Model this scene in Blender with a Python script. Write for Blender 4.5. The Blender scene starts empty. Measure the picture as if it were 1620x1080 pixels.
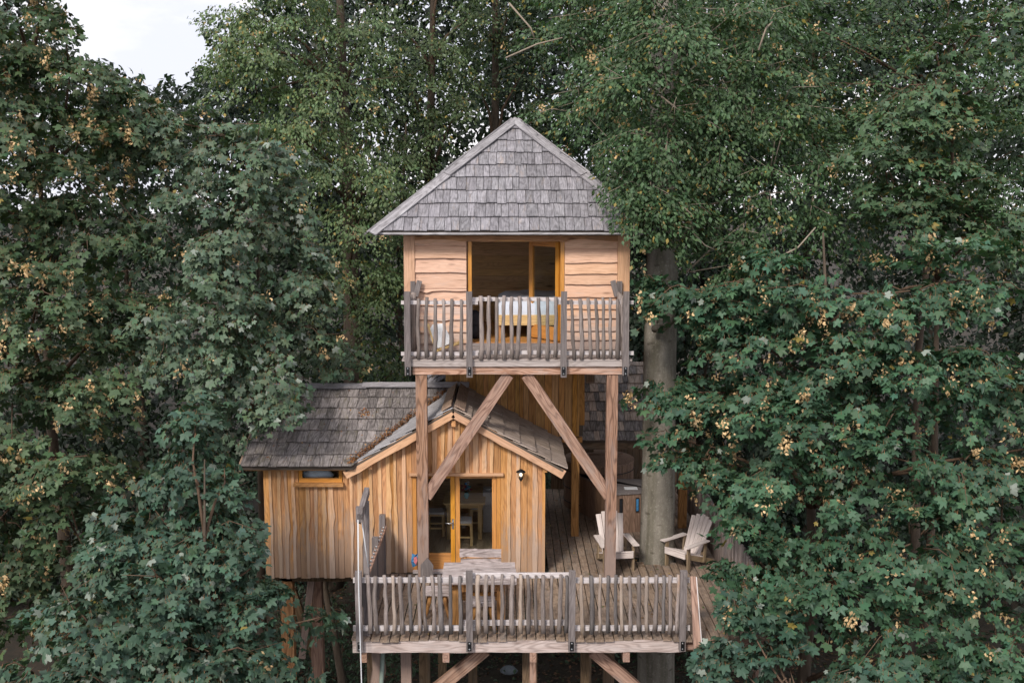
import bpy, math, random
import numpy as np
from mathutils import Vector, Matrix
R = math.radians
rng = random.Random(7)
nr = np.random.default_rng(11)
C = bpy.context.scene.collection
scn = bpy.context.scene

# ------------------------------------------------------------------ camera
F, PITCH, YAW = 1700.0, 7.7, -0.24
CAM = Vector((0.0, -15.45, 6.59))
cam_d = bpy.data.cameras.new('camera'); cam = bpy.data.objects.new('camera', cam_d); C.objects.link(cam)
cam.location = CAM; cam.rotation_euler = (R(90 - PITCH), 0, R(YAW))
cam_d.sensor_width = 36; cam_d.lens = F / 1620 * 36; cam_d.clip_start = 0.1; cam_d.clip_end = 2000
scn.camera = cam
# ------------------------------------------------------------------ world, sun, exposure
SUN_EL, SUN_AZ = 38.0, -24.0        # azimuth measured from the camera's back, negative = from the left
w = bpy.data.worlds.new('World'); scn.world = w; w.use_nodes = True
nt = w.node_tree; nt.nodes.clear()
def N(nt, t, **k):
    n = nt.nodes.new(t)
    for a, b in k.items(): setattr(n, a, b)
    return n
out = N(nt, 'ShaderNodeOutputWorld'); bg = N(nt, 'ShaderNodeBackground'); nt.links.new(bg.outputs[0], out.inputs[0])
sky = N(nt, 'ShaderNodeTexSky', sky_type='NISHITA', sun_disc=False, sun_elevation=R(SUN_EL), sun_rotation=R(180 + SUN_AZ * -1))
sky.air_density = 1.0; sky.dust_density = 2.0
tc = N(nt, 'ShaderNodeTexCoord'); mp = N(nt, 'ShaderNodeMapping'); mp.inputs['Scale'].default_value = (1.6, 1.6, 4.2)
mp.inputs['Location'].default_value = (0.35, 0.2, 0.1)
nt.links.new(tc.outputs['Generated'], mp.inputs[0])
no = N(nt, 'ShaderNodeTexNoise'); no.inputs['Scale'].default_value = 1.5; no.inputs['Detail'].default_value = 7; no.inputs['Roughness'].default_value = 0.55
nt.links.new(mp.outputs[0], no.inputs['Vector'])
cr = N(nt, 'ShaderNodeValToRGB'); cr.color_ramp.elements[0].position = .42; cr.color_ramp.elements[0].color = (.88, .88, .88, 1)
cr.color_ramp.elements[1].position = .60; cr.color_ramp.elements[1].color = (1, 1, 1, 1)
nt.links.new(no.outputs[0], cr.inputs[0])
cc = N(nt, 'ShaderNodeValToRGB'); cc.color_ramp.elements[0].position = .44; cc.color_ramp.elements[0].color = (8.2, 8.3, 9.3, 1)
cc.color_ramp.elements[1].position = .56; cc.color_ramp.elements[1].color = (10.6, 10.3, 10.4, 1)
nt.links.new(no.outputs[0], cc.inputs[0])
mx = N(nt, 'ShaderNodeMix', data_type='RGBA'); nt.links.new(cr.outputs[0], mx.inputs[0])
nt.links.new(sky.outputs[0], mx.inputs[6]); nt.links.new(cc.outputs[0], mx.inputs[7])
nt.links.new(mx.outputs[2], bg.inputs[0]); bg.inputs[1].default_value = 0.056
sl = bpy.data.lights.new('sun', 'SUN'); sun = bpy.data.objects.new('sun', sl); C.objects.link(sun)
sl.energy = 1.5; sl.angle = R(12); sl.color = (1.0, .91, .80)
sd = Vector((math.sin(R(SUN_AZ)) * math.cos(R(SUN_EL)), -math.cos(R(SUN_AZ)) * math.cos(R(SUN_EL)), math.sin(R(SUN_EL))))
sun.rotation_euler = sd.to_track_quat('Z', 'Y').to_euler(); sun.location = sd * 60
vs = scn.view_settings; vs.view_transform = 'Standard'; vs.look = 'None'; vs.gamma = 1; vs.use_curve_mapping = False; vs.exposure = 1.12
cy = scn.cycles; cy.max_bounces = 6; cy.diffuse_bounces = 4; cy.glossy_bounces = 2; cy.transmission_bounces = 4; cy.transparent_max_bounces = 8
cy.caustics_reflective = False; cy.caustics_refractive = False; cy.sample_clamp_indirect = 6

# ------------------------------------------------------------------ where a line of sight meets a plane of the place
M3 = cam.rotation_euler.to_matrix()
def ray(px, py): return (M3 @ Vector(((px - 810) / F, (540 - py) / F, -1))).normalized()
def P(px, py, Y):
    d = ray(px, py); return CAM + d * ((Y - CAM.y) / d.y)
def X(px, py, Y): return P(px, py, Y).x
def Z(py, Y, px=810): return P(px, py, Y).z
M3n = np.array(M3); CAMn = np.array(CAM)
def proj(p):
    q = (p - CAMn) @ M3n
    return 810 + F * q[:, 0] / -q[:, 2], 540 - F * q[:, 1] / -q[:, 2]

# ------------------------------------------------------------------ materials
def newmat(name):
    m = bpy.data.materials.new(name); m.use_nodes = True; t = m.node_tree
    return m, t, t.nodes['Principled BSDF']
def L(t, a, b): t.links.new(a, b)
def wood(name, c1, c2, rough=.75, ring=.45, knots=.5, grey=None, greyamt=0.0, low=None, var=.22, spec=.3, bump=.25, hue=.005, dirt=0):
    m, t, b = newmat(name)
    tc = N(t, 'ShaderNodeTexCoord'); oi = N(t, 'ShaderNodeObjectInfo')
    mul = N(t, 'ShaderNodeVectorMath', operation='SCALE'); mul.inputs[0].default_value = (37.1, 53.7, 71.3); L(t, oi.outputs['Random'], mul.inputs['Scale'])
    add = N(t, 'ShaderNodeVectorMath', operation='ADD'); L(t, tc.outputs['Object'], add.inputs[0]); L(t, mul.outputs[0], add.inputs[1])
    mp = N(t, 'ShaderNodeMapping'); mp.inputs['Scale'].default_value = (1, 1, .045); L(t, add.outputs[0], mp.inputs[0])
    n1 = N(t, 'ShaderNodeTexNoise'); n1.inputs['Scale'].default_value = 58; n1.inputs['Detail'].default_value = 6; n1.inputs['Roughness'].default_value = .65; n1.inputs['Distortion'].default_value = .6
    L(t, mp.outputs[0], n1.inputs['Vector'])
    r1 = N(t, 'ShaderNodeValToRGB'); r1.color_ramp.elements[0].position = .3; r1.color_ramp.elements[1].position = .7
    r1.color_ramp.elements[0].color = (*c1, 1); r1.color_ramp.elements[1].color = (*c2, 1); L(t, n1.outputs[0], r1.inputs[0])
    # cathedral grain
    mp2 = N(t, 'ShaderNodeMapping'); mp2.inputs['Scale'].default_value = (1, 1, .16); L(t, add.outputs[0], mp2.inputs[0])
    n0 = N(t, 'ShaderNodeTexNoise'); n0.inputs['Scale'].default_value = 3.2; n0.inputs['Detail'].default_value = 2; L(t, mp2.outputs[0], n0.inputs['Vector'])
    ml = N(t, 'ShaderNodeMath', operation='MULTIPLY'); ml.inputs[1].default_value = 105; L(t, n0.outputs[0], ml.inputs[0])
    sn = N(t, 'ShaderNodeMath', operation='SINE'); L(t, ml.outputs[0], sn.inputs[0])
    mr = N(t, 'ShaderNodeMapRange'); mr.inputs[1].default_value = -.2; mr.inputs[2].default_value = 1; mr.inputs[3].default_value = 0; mr.inputs[4].default_value = ring; L(t, sn.outputs[0], mr.inputs[0])
    mm = N(t, 'ShaderNodeMix', data_type='RGBA', blend_type='MULTIPLY'); L(t, mr.outputs[0], mm.inputs[0]); L(t, r1.outputs[0], mm.inputs[6])
    dk = tuple(min(1, .55 * c1[i] / max(c2[i], .01) + .08) for i in range(3)); mm.inputs[7].default_value = (*dk, 1)
    last = mm.outputs[2]
    if knots:
        mp3 = N(t, 'ShaderNodeMapping'); mp3.inputs['Scale'].default_value = (4.5, 4.5, 1.5); L(t, add.outputs[0], mp3.inputs[0])
        vo = N(t, 'ShaderNodeTexVoronoi'); vo.inputs['Scale'].default_value = 1.0; L(t, mp3.outputs[0], vo.inputs['Vector'])
        mk = N(t, 'ShaderNodeMapRange'); mk.inputs[1].default_value = .06; mk.inputs[2].default_value = .15; mk.inputs[3].default_value = knots; mk.inputs[4].default_value = 0; L(t, vo.outputs['Distance'], mk.inputs[0])
        mkx = N(t, 'ShaderNodeMix', data_type='RGBA'); L(t, mk.outputs[0], mkx.inputs[0]); L(t, last, mkx.inputs[6]); mkx.inputs[7].default_value = (c1[0] * .35, c1[1] * .3, c1[2] * .3, 1)
        last = mkx.outputs[2]
    if grey:
        n3 = N(t, 'ShaderNodeTexNoise'); n3.inputs['Scale'].default_value = 3; n3.inputs['Detail'].default_value = 5; n3.inputs['Roughness'].default_value = .7
        mp4 = N(t, 'ShaderNodeMapping'); mp4.inputs['Scale'].default_value = (2.4, 2.4, .5); L(t, add.outputs[0], mp4.inputs[0]); L(t, mp4.outputs[0], n3.inputs['Vector'])
        g = N(t, 'ShaderNodeMapRange'); g.inputs[1].default_value = .62 - .3 * greyamt; g.inputs[2].default_value = .78 - .2 * greyamt; g.inputs[3].default_value = 0; g.inputs[4].default_value = .85
        src = n3.outputs[0]
        if low:            # weathered grey foot of the boards, splashed by rain
            ge = N(t, 'ShaderNodeNewGeometry'); sx = N(t, 'ShaderNodeSeparateXYZ'); L(t, ge.outputs['Position'], sx.inputs[0])
            lz = N(t, 'ShaderNodeMapRange'); lz.inputs[1].default_value = low[0]; lz.inputs[2].default_value = low[1]; lz.inputs[3].default_value = .33; lz.inputs[4].default_value = 0; L(t, sx.outputs[2], lz.inputs[0])
            ad = N(t, 'ShaderNodeMath', operation='ADD'); L(t, src, ad.inputs[0]); L(t, lz.outputs[0], ad.inputs[1]); src = ad.outputs[0]
        L(t, src, g.inputs[0])
        gx = N(t, 'ShaderNodeMix', data_type='RGBA'); L(t, g.outputs[0], gx.inputs[0]); L(t, last, gx.inputs[6]); gx.inputs[7].default_value = (*grey, 1); last = gx.outputs[2]
    if dirt:
        n5 = N(t, 'ShaderNodeTexNoise'); n5.inputs['Scale'].default_value = 9; n5.inputs['Detail'].default_value = 8; n5.inputs['Roughness'].default_value = .75; L(t, add.outputs[0], n5.inputs['Vector'])
        d5 = N(t, 'ShaderNodeMapRange'); d5.inputs[1].default_value = .48; d5.inputs[2].default_value = .66; d5.inputs[3].default_value = 0; d5.inputs[4].default_value = dirt; L(t, n5.outputs[0], d5.inputs[0])
        dx = N(t, 'ShaderNodeMix', data_type='RGBA', blend_type='MULTIPLY'); L(t, d5.outputs[0], dx.inputs[0]); L(t, last, dx.inputs[6]); dx.inputs[7].default_value = (.25, .24, .2, 1); last = dx.outputs[2]
    # thin dark fissures along the grain
    n6 = N(t, 'ShaderNodeTexNoise'); n6.inputs['Scale'].default_value = 85; n6.inputs['Detail'].default_value = 3
    mp6 = N(t, 'ShaderNodeMapping'); mp6.inputs['Scale'].default_value = (1, 1, .035); L(t, add.outputs[0], mp6.inputs[0]); L(t, mp6.outputs[0], n6.inputs['Vector'])
    f6 = N(t, 'ShaderNodeMapRange'); f6.inputs[1].default_value = .60; f6.inputs[2].default_value = .72; f6.inputs[3].default_value = 0; f6.inputs[4].default_value = .6; L(t, n6.outputs[0], f6.inputs[0])
    fx = N(t, 'ShaderNodeMix', data_type='RGBA', blend_type='MULTIPLY'); L(t, f6.outputs[0], fx.inputs[0]); L(t, last, fx.inputs[6]); fx.inputs[7].default_value = (.4, .36, .34, 1); last = fx.outputs[2]
    hs = N(t, 'ShaderNodeHueSaturation'); L(t, last, hs.inputs['Color'])
    wn = N(t, 'ShaderNodeTexWhiteNoise', noise_dimensions='1D'); L(t, oi.outputs['Random'], wn.inputs['W'])
    v = N(t, 'ShaderNodeMapRange'); v.inputs[3].default_value = 1 - var; v.inputs[4].default_value = 1 + var; L(t, wn.outputs['Value'], v.inputs[0]); L(t, v.outputs[0], hs.inputs['Value'])
    sa = N(t, 'ShaderNodeMapRange'); sa.inputs[3].default_value = .92; sa.inputs[4].default_value = 1.06; L(t, oi.outputs['Random'], sa.inputs[0]); L(t, sa.outputs[0], hs.inputs['Saturation'])
    hu = N(t, 'ShaderNodeMapRange'); hu.inputs[3].default_value = .5 - hue; hu.inputs[4].default_value = .5 + hue * .6; L(t, oi.outputs['Random'], hu.inputs[0]); L(t, hu.outputs[0], hs.inputs['Hue'])
    L(t, hs.outputs[0], b.inputs['Base Color']); b.inputs['Roughness'].default_value = rough; b.inputs['Specular IOR Level'].default_value = spec
    bp = N(t, 'ShaderNodeBump'); bp.inputs['Strength'].default_value = bump; bp.inputs['Distance'].default_value = .01
    sm = N(t, 'ShaderNodeMath', operation='SUBTRACT'); L(t, n1.outputs[0], sm.inputs[0]); L(t, f6.outputs[0], sm.inputs[1]); L(t, sm.outputs[0], bp.inputs['Height']); L(t, bp.outputs[0], b.inputs['Normal'])
    return m
def plain(name, col, rough=.6, metal=0, em=None, noise=0, nscale=6, spec=.4):
    m, t, b = newmat(name); b.inputs['Base Color'].default_value = (*col, 1); b.inputs['Roughness'].default_value = rough; b.inputs['Metallic'].default_value = metal; b.inputs['Specular IOR Level'].default_value = spec
    if em: b.inputs['Emission Color'].default_value = (*em[:3], 1); b.inputs['Emission Strength'].default_value = em[3]
    if noise:
        tc = N(t, 'ShaderNodeTexCoord'); n = N(t, 'ShaderNodeTexNoise'); n.inputs['Scale'].default_value = nscale; n.inputs['Detail'].default_value = 7; n.inputs['Roughness'].default_value = .65; L(t, tc.outputs['Object'], n.inputs['Vector'])
        r = N(t, 'ShaderNodeValToRGB'); r.color_ramp.elements[0].position = .3; r.color_ramp.elements[1].position = .72
        r.color_ramp.elements[0].color = (*[c * (1 - noise) for c in col], 1); r.color_ramp.elements[1].color = (*[min(1, c * (1 + noise)) for c in col], 1)
        L(t, n.outputs[0], r.inputs[0]); L(t, r.outputs[0], b.inputs['Base Color'])
        bp = N(t, 'ShaderNodeBump'); bp.inputs['Strength'].default_value = .4; bp.inputs['Distance'].default_value = .02; L(t, n.outputs[0], bp.inputs['Height']); L(t, bp.outputs[0], b.inputs['Normal'])
    return m
GREY = (.26, .225, .21)
m_larch = wood('larch board', (.37, .175, .068), (.66, .36, .155), grey=(.36, .25, .18), greyamt=.22, low=(-.1, 1.5), ring=.3, knots=.7)
m_larch_over = wood('larch cover strip', (.50, .285, .145), (.78, .50, .29), grey=(.48, .37, .30), greyamt=.25, low=(-.1, 1.5), ring=.2, knots=.7, var=.12)
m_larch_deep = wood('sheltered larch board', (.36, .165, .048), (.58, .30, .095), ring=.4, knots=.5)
m_pink = wood('pale larch siding', (.58, .35, .235), (.78, .525, .385), grey=(.52, .41, .36), greyamt=.1, low=(3.7, 5.1), ring=.14, knots=.6, var=.09)
m_corner = wood('larch corner board', (.52, .30, .18), (.72, .46, .30), ring=.2, knots=.3, var=.1)
m_post = wood('weathered brown post', (.23, .125, .078), (.44, .265, .175), ring=.75, knots=.3, grey=(.30, .23, .205), greyamt=.3, low=(-.3, 2.2), var=.08)
m_brace = wood('weathered brace', (.26, .15, .11), (.46, .31, .24), ring=.6, knots=.3, grey=(.34, .27, .24), greyamt=.3, var=.08)
m_orangepost = wood('orange larch post', (.36, .17, .06), (.60, .33, .14), ring=.6, knots=.6, var=.05)
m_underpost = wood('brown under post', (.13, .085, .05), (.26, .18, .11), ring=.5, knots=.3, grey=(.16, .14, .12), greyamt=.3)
m_beam = wood('weathered front beam', (.36, .27, .24), (.62, .54, .52), ring=.5, knots=.4, grey=(.52, .46, .45), greyamt=.5, var=.05)
m_beamp = wood('larch balcony beam', (.40, .21, .14), (.66, .46, .37), ring=.8, knots=.5, grey=(.5, .42, .39), greyamt=.45, var=.05)
m_grey = wood('silver grey rail post', (.125, .108, .108), (.265, .235, .235), ring=.3, knots=.3, var=.15)
m_stick = wood('grey branch picket', (.14, .115, .105), (.35, .30, .285), ring=.2, knots=.5, grey=(.42, .25, .12), greyamt=-.05, var=.33, bump=.5)
m_stickl = wood('pale branch picket', (.24, .185, .15), (.44, .37, .325), ring=.2, knots=.5, grey=(.40, .22, .10), greyamt=.05, var=.2, bump=.5)
m_stickd = wood('dark branch picket', (.09, .08, .078), (.22, .20, .20), ring=.2, knots=.5, var=.2, bump=.5)
m_rail = wood('pale grey rail', (.48, .44, .45), (.72, .68, .70), ring=.3, knots=.3, var=.06)
m_deck = wood('deck plank', (.20, .145, .11), (.38, .29, .225), ring=.25, knots=.4, grey=(.21, .19, .175), greyamt=.4, var=.16, dirt=.6)
m_deckup = wood('balcony plank', (.30, .255, .24), (.50, .45, .44), ring=.3, knots=.3, var=.1)
m_shin = wood('silver shingle', (.16, .155, .175), (.36, .35, .385), ring=.4, knots=.3, dirt=.4, grey=(.33, .27, .235), greyamt=.12, var=.2, hue=.015)
m_shind = wood('dark mossy shingle', (.145, .13, .13), (.335, .305, .305), ring=.6, knots=.3, grey=(.15, .135, .09), greyamt=.25, var=.3, dirt=.5)
m_shinb = wood('brown grey shingle', (.30, .235, .20), (.52, .435, .38), ring=.5, knots=.3, grey=(.29, .26, .25), greyamt=.2, var=.14)
m_shinl = wood('pale silver shingle', (.27, .265, .28), (.52, .51, .54), ring=.4, knots=.2, var=.12)
m_cap = wood('grey hip board', (.21, .20, .22), (.42, .41, .44), ring=.4, knots=.5, var=.12, dirt=.35, grey=(.5,.5,.53), greyamt=.2)
m_capb = wood('brown ridge board', (.22, .15, .11), (.40, .29, .225), ring=.3, knots=.3, var=.1)
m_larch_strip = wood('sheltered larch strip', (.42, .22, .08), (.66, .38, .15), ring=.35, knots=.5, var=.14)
m_varn = wood('orange varnished door wood', (.50, .22, .045), (.64, .31, .075), rough=.35, ring=.25, knots=0, var=.05, bump=.05, spec=.5)
m_pine = wood('pine interior plank', (.50, .32, .16), (.68, .46, .25), ring=.3, knots=.9, var=.12)
m_pfloor = wood('orange pine floor', (.46, .22, .06), (.66, .34, .11), rough=.35, ring=.3, knots=.3, var=.12)
m_dfloor = wood('dark interior floor', (.34, .26, .18), (.50, .40, .29), rough=.5, ring=.3, knots=.3, var=.15)
m_furn = wood('yellow pine furniture', (.56, .38, .17), (.76, .56, .29), rough=.5, ring=.3, knots=.2, var=.08)
m_table = wood('bleached table plank', (.30, .24, .23), (.66, .60, .61), ring=.6, knots=.6, var=.05, dirt=.35, bump=.6)
m_adir = wood('pale adirondack slat', (.58, .50, .48), (.80, .73, .71), ring=.15, knots=.2, var=.06)
m_adirs = wood('tan adirondack frame', (.22, .16, .10), (.36, .28, .19), ring=.25, knots=.2, var=.1)
m_tub = wood('tub stave', (.17, .105, .07), (.32, .21, .15), ring=.4, knots=.4, var=.15)
m_slab = plain('roof underlay', (.10, .08, .065), .9)
m_dark = plain('dark cavity', (.02, .018, .015), .9)
m_iron = plain('black iron', (.03, .032, .036), .45, .8)
m_steel = plain('galvanised bolt', (.55, .57, .6), .35, 1)
m_lamp = plain('lit lamp glass', (.9, .8, .6), .3, em=(1.0, .82, .55, 3.5))
m_white = plain('white canvas', (.72, .74, .78), .8, noise=.06)
m_duvet = plain('white blue duvet', (.62, .68, .80), .9, noise=.08, nscale=4)
m_black = plain('black nylon', (.015, .016, .022), .7, noise=.3, nscale=15)
m_rope = plain('white rope', (.66, .68, .72), .8)
m_blue = plain('blue print', (.06, .22, .45), .5, noise=.5, nscale=18)
m_pinkp = plain('pink print', (.60, .20, .22), .5, noise=.5, nscale=22)
m_teal = plain('teal glaze', (.05, .35, .42), .25)
m_red = plain('red petals', (.30, .03, .04), .6)
m_paper = plain('paper sheet', (.62, .64, .68), .7)
m_char = plain('grey cushion', (.46, .46, .50), .9, noise=.15)
m_glass, t, b = newmat('window glass'); t.nodes.remove(b)
tr = N(t, 'ShaderNodeBsdfTransparent'); tr.inputs[0].default_value = (.93, .95, .95, 1); gl = N(t, 'ShaderNodeBsdfGlossy'); gl.inputs['Roughness'].default_value = .03
fr = N(t, 'ShaderNodeFresnel'); fr.inputs[0].default_value = 1.5; ms = N(t, 'ShaderNodeMixShader'); gb = N(t, 'ShaderNodeNewGeometry'); om = N(t, 'ShaderNodeMath', operation='SUBTRACT'); om.inputs[0].default_value = 1; L(t, gb.outputs['Backfacing'], om.inputs[1]); fm_ = N(t, 'ShaderNodeMath', operation='MULTIPLY'); L(t, fr.outputs[0], fm_.inputs[0]); L(t, om.outputs[0], fm_.inputs[1]); L(t, fm_.outputs[0], ms.inputs[0]); L(t, tr.outputs[0], ms.inputs[1]); L(t, gl.outputs[0], ms.inputs[2]); L(t, ms.outputs[0], t.nodes['Material Output'].inputs[0])
def leafmat(name, rough=.5, trans=.22, tcol=(1.1, 1.25, .55), spec=.35):
    m, t, b = newmat(name)
    at = N(t, 'ShaderNodeAttribute'); at.attribute_name = 'tint'
    L(t, at.outputs['Color'], b.inputs['Base Color']); b.inputs['Roughness'].default_value = rough; b.inputs['Specular IOR Level'].default_value = spec
    tl = N(t, 'ShaderNodeBsdfTranslucent'); mu = N(t, 'ShaderNodeMix', data_type='RGBA', blend_type='MULTIPLY'); mu.inputs[0].default_value = 1
    L(t, at.outputs['Color'], mu.inputs[6]); mu.inputs[7].default_value = (*tcol, 1); L(t, mu.outputs[2], tl.inputs[0])
    ms = N(t, 'ShaderNodeMixShader'); ms.inputs[0].default_value = trans; L(t, b.outputs[0], ms.inputs[1]); L(t, tl.outputs[0], ms.inputs[2]); L(t, ms.outputs[0], t.nodes['Material Output'].inputs[0])
    return m
m_leaf = leafmat('tree leaf'); m_seed = leafmat('winged seed', trans=.3, tcol=(1.2, 1.1, .7))
def bark(name, c1, c2, scale=5, lichen=None, zs=.35, streak=False):
    m, t, b = newmat(name); tc = N(t, 'ShaderNodeTexCoord'); mp = N(t, 'ShaderNodeMapping'); mp.inputs['Scale'].default_value = (1, 1, zs); L(t, tc.outputs['Object'], mp.inputs[0])
    n = N(t, 'ShaderNodeTexNoise'); n.inputs['Scale'].default_value = scale; n.inputs['Detail'].default_value = 9; n.inputs['Roughness'].default_value = .7; L(t, mp.outputs[0], n.inputs['Vector'])
    r = N(t, 'ShaderNodeValToRGB'); r.color_ramp.elements[0].position = .3; r.color_ramp.elements[1].position = .7; r.color_ramp.elements[0].color = (*c1, 1); r.color_ramp.elements[1].color = (*c2, 1); L(t, n.outputs[0], r.inputs[0])
    last = r.outputs[0]
    if lichen:
        n2 = N(t, 'ShaderNodeTexNoise'); n2.inputs['Scale'].default_value = 26; n2.inputs['Detail'].default_value = 6; n2.inputs['Roughness'].default_value = .8; L(t, tc.outputs['Object'], n2.inputs['Vector'])
        k = N(t, 'ShaderNodeMapRange'); k.inputs[1].default_value = .54; k.inputs[2].default_value = .68; L(t, n2.outputs[0], k.inputs[0])
        x = N(t, 'ShaderNodeMix', data_type='RGBA'); L(t, k.outputs[0], x.inputs[0]); L(t, last, x.inputs[6]); x.inputs[7].default_value = (*lichen, 1); last = x.outputs[2]
    if streak:
        m3 = N(t, 'ShaderNodeMapping'); m3.inputs['Scale'].default_value = (7, 7, .35); L(t, tc.outputs['Object'], m3.inputs[0]); n3 = N(t, 'ShaderNodeTexNoise'); n3.inputs['Scale'].default_value = 1; n3.inputs['Detail'].default_value = 6; L(t, m3.outputs[0], n3.inputs['Vector'])
        k3 = N(t, 'ShaderNodeMapRange'); k3.inputs[1].default_value = .45; k3.inputs[2].default_value = .65; k3.inputs[4].default_value = .7; L(t, n3.outputs[0], k3.inputs[0]); x3 = N(t, 'ShaderNodeMix', data_type='RGBA', blend_type='MULTIPLY'); L(t, k3.outputs[0], x3.inputs[0]); L(t, last, x3.inputs[6]); x3.inputs[7].default_value = (.50, .50, .42, 1); last = x3.outputs[2]
        v3 = N(t, 'ShaderNodeTexVoronoi'); v3.inputs['Scale'].default_value = 2.6; m4 = N(t, 'ShaderNodeMapping'); m4.inputs['Scale'].default_value = (1, 1, 2.2); L(t, tc.outputs['Object'], m4.inputs[0]); L(t, m4.outputs[0], v3.inputs['Vector']); k4 = N(t, 'ShaderNodeMapRange'); k4.inputs[1].default_value = .10; k4.inputs[2].default_value = .18; k4.inputs[3].default_value = .6; k4.inputs[4].default_value = 0; L(t, v3.outputs['Distance'], k4.inputs[0]); x4 = N(t, 'ShaderNodeMix', data_type='RGBA', blend_type='MULTIPLY'); L(t, k4.outputs[0], x4.inputs[0]); L(t, last, x4.inputs[6]); x4.inputs[7].default_value = (.35, .32, .28, 1); last = x4.outputs[2]
    L(t, last, b.inputs['Base Color']); b.inputs['Roughness'].default_value = .9; b.inputs['Specular IOR Level'].default_value = .15
    bp = N(t, 'ShaderNodeBump'); bp.inputs['Strength'].default_value = .6; bp.inputs['Distance'].default_value = .03; L(t, n.outputs[0], bp.inputs['Height']); L(t, bp.outputs[0], b.inputs['Normal'])
    return m
m_beech = bark('grey beech bark', (.12, .11, .093), (.31, .29, .255), 4, (.38, .37, .33), streak=True)
m_bark = bark('dark bark', (.045, .034, .026), (.12, .095, .075), 7)
m_twig = bark('brown twig', (.07, .045, .03), (.16, .11, .08), 12)
m_twigp = bark('pale twig', (.22, .18, .14), (.34, .29, .24), 12)

# ------------------------------------------------------------------ object helpers
def link(name, me, mat, parent=None, mw=None):
    o = bpy.data.objects.new(name, me); C.objects.link(o)
    if mat and not me.materials: me.materials.append(mat)
    if parent is not None: o.parent = parent
    mw = Matrix.Identity(4) if mw is None else mw
    WM[o.name] = mw.copy(); o.matrix_basis = inv(parent) @ mw if parent is not None else mw
    return o
WM = {}
def inv(o): return WM[o.name].inverted()
def thing(name, label, cat, loc=(0, 0, 0), rz=0, group=None):
    o = bpy.data.objects.new(name, None); C.objects.link(o); WM[o.name] = Matrix.Translation(loc) @ Matrix.Rotation(rz, 4, 'Z'); o.matrix_basis = WM[o.name]
    o['label'] = label; o['category'] = cat; o.empty_display_size = .3
    if group: o['group'] = group
    return o
def tag(o, label, cat, group=None):
    o['label'] = label; o['category'] = cat
    if group: o['group'] = group
    return o
def frame(p, xdir, zdir):
    z = Vector(zdir).normalized(); x = Vector(xdir); x = (x - z * x.dot(z)).normalized(); y = z.cross(x)
    m = Matrix((x, y, z)).transposed().to_4x4(); m.translation = Vector(p); return m
def mesh(name, v, f, smooth=False):
    me = bpy.data.meshes.new(name); me.from_pydata([tuple(a) for a in v], [], f); me.update()
    if smooth: me.polygons.foreach_set('use_smooth', [True] * len(me.polygons))
    return me
def prism_mesh(name, outline, t0, t1, warp=None):
    """outline: (x,z) counter-clockwise seen from -y; extruded from y=t0 to y=t1"""
    n = len(outline); v = [(x, t0, z) for x, z in outline] + [(x, t1, z) for x, z in outline]
    if warp: v = [warp(*a) for a in v]
    f = [tuple(range(n)), tuple(range(2 * n - 1, n - 1, -1))] + [(i, n + i, n + (i + 1) % n, (i + 1) % n) for i in range(n)]
    f = [tuple(reversed(q)) if k > 1 else q for k, q in enumerate(f)]
    f = [f[0], f[1]] + [(i, (i + 1) % n, n + (i + 1) % n, n + i)[::-1] for i in range(n)]
    return mesh(name, v, f)
def beam(name, parent, mat, p0, p1, wd, th, side=(1, 0, 0), wav=0, seg=None, kind=None, taper=1):
    """a squared piece running from p0 to p1; wd along 'side', th across"""
    p0 = Vector(p0); p1 = Vector(p1); l = (p1 - p0).length
    n = seg or (max(2, int(l / .22)) if wav else 1)
    a, bq = [], []
    for i in range(n + 1):
        z = l * i / n; k = 1 + (taper - 1) * i / n
        a.append((-wd / 2 * k + (rng.uniform(-wav, wav) if wav else 0), z)); bq.append((wd / 2 * k + (rng.uniform(-wav, wav) if wav else 0), z))
    me = prism_mesh(name, a[::-1] + bq, -th / 2, th / 2) if True else None
    # outline must run one way round: left side downwards, right side upwards
    return link(name, me, mat, parent, frame(p0, side, p1 - p0))
def box(name, parent, mat, lo, hi):
    x0, y0, z0 = lo; x1, y1, z1 = hi; c = Vector(((x0 + x1) / 2, (y0 + y1) / 2, z0))
    hx, hy, h = (x1 - x0) / 2, (y1 - y0) / 2, z1 - z0
    return link(name, prism_mesh(name, [(-hx, h), (-hx, 0), (hx, 0), (hx, h)], -hy, hy), mat, parent, Matrix.Translation(c))
def tube_data(pts, rad, sides=8, V=None, Fc=None):
    V = [] if V is None else V; Fc = [] if Fc is None else Fc; b0 = len(V); pts = [Vector(p) for p in pts]; up = None
    for i, p in enumerate(pts):
        d = (pts[min(i + 1, len(pts) - 1)] - pts[max(i - 1, 0)])
        d = d.normalized() if d.length > 1e-9 else Vector((0, 0, 1))
        if up is None: up = d.orthogonal().normalized()
        up = (up - d * up.dot(d)); up = up.normalized() if up.length > 1e-6 else d.orthogonal().normalized()
        s = d.cross(up); r = rad[i] if hasattr(rad, '__len__') else rad
        for k in range(sides):
            a = 2 * math.pi * k / sides; V.append(tuple(p + (up * math.cos(a) + s * math.sin(a)) * r))
    for i in range(len(pts) - 1):
        for k in range(sides):
            a = b0 + i * sides + k; b2 = b0 + i * sides + (k + 1) % sides; Fc.append((a, b2, b2 + sides, a + sides))
    Fc.append(tuple(b0 + k for k in range(sides))[::-1]); Fc.append(tuple(b0 + (len(pts) - 1) * sides + k for k in range(sides)))
    return V, Fc
def tube(name, parent, mat, pts, rad, sides=8, smooth=True):
    o0 = Vector(pts[0]); V, Fc = tube_data([Vector(p) - o0 for p in pts], rad, sides)
    return link(name, mesh(name, V, Fc, smooth), mat, parent, Matrix.Translation(o0))
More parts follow.
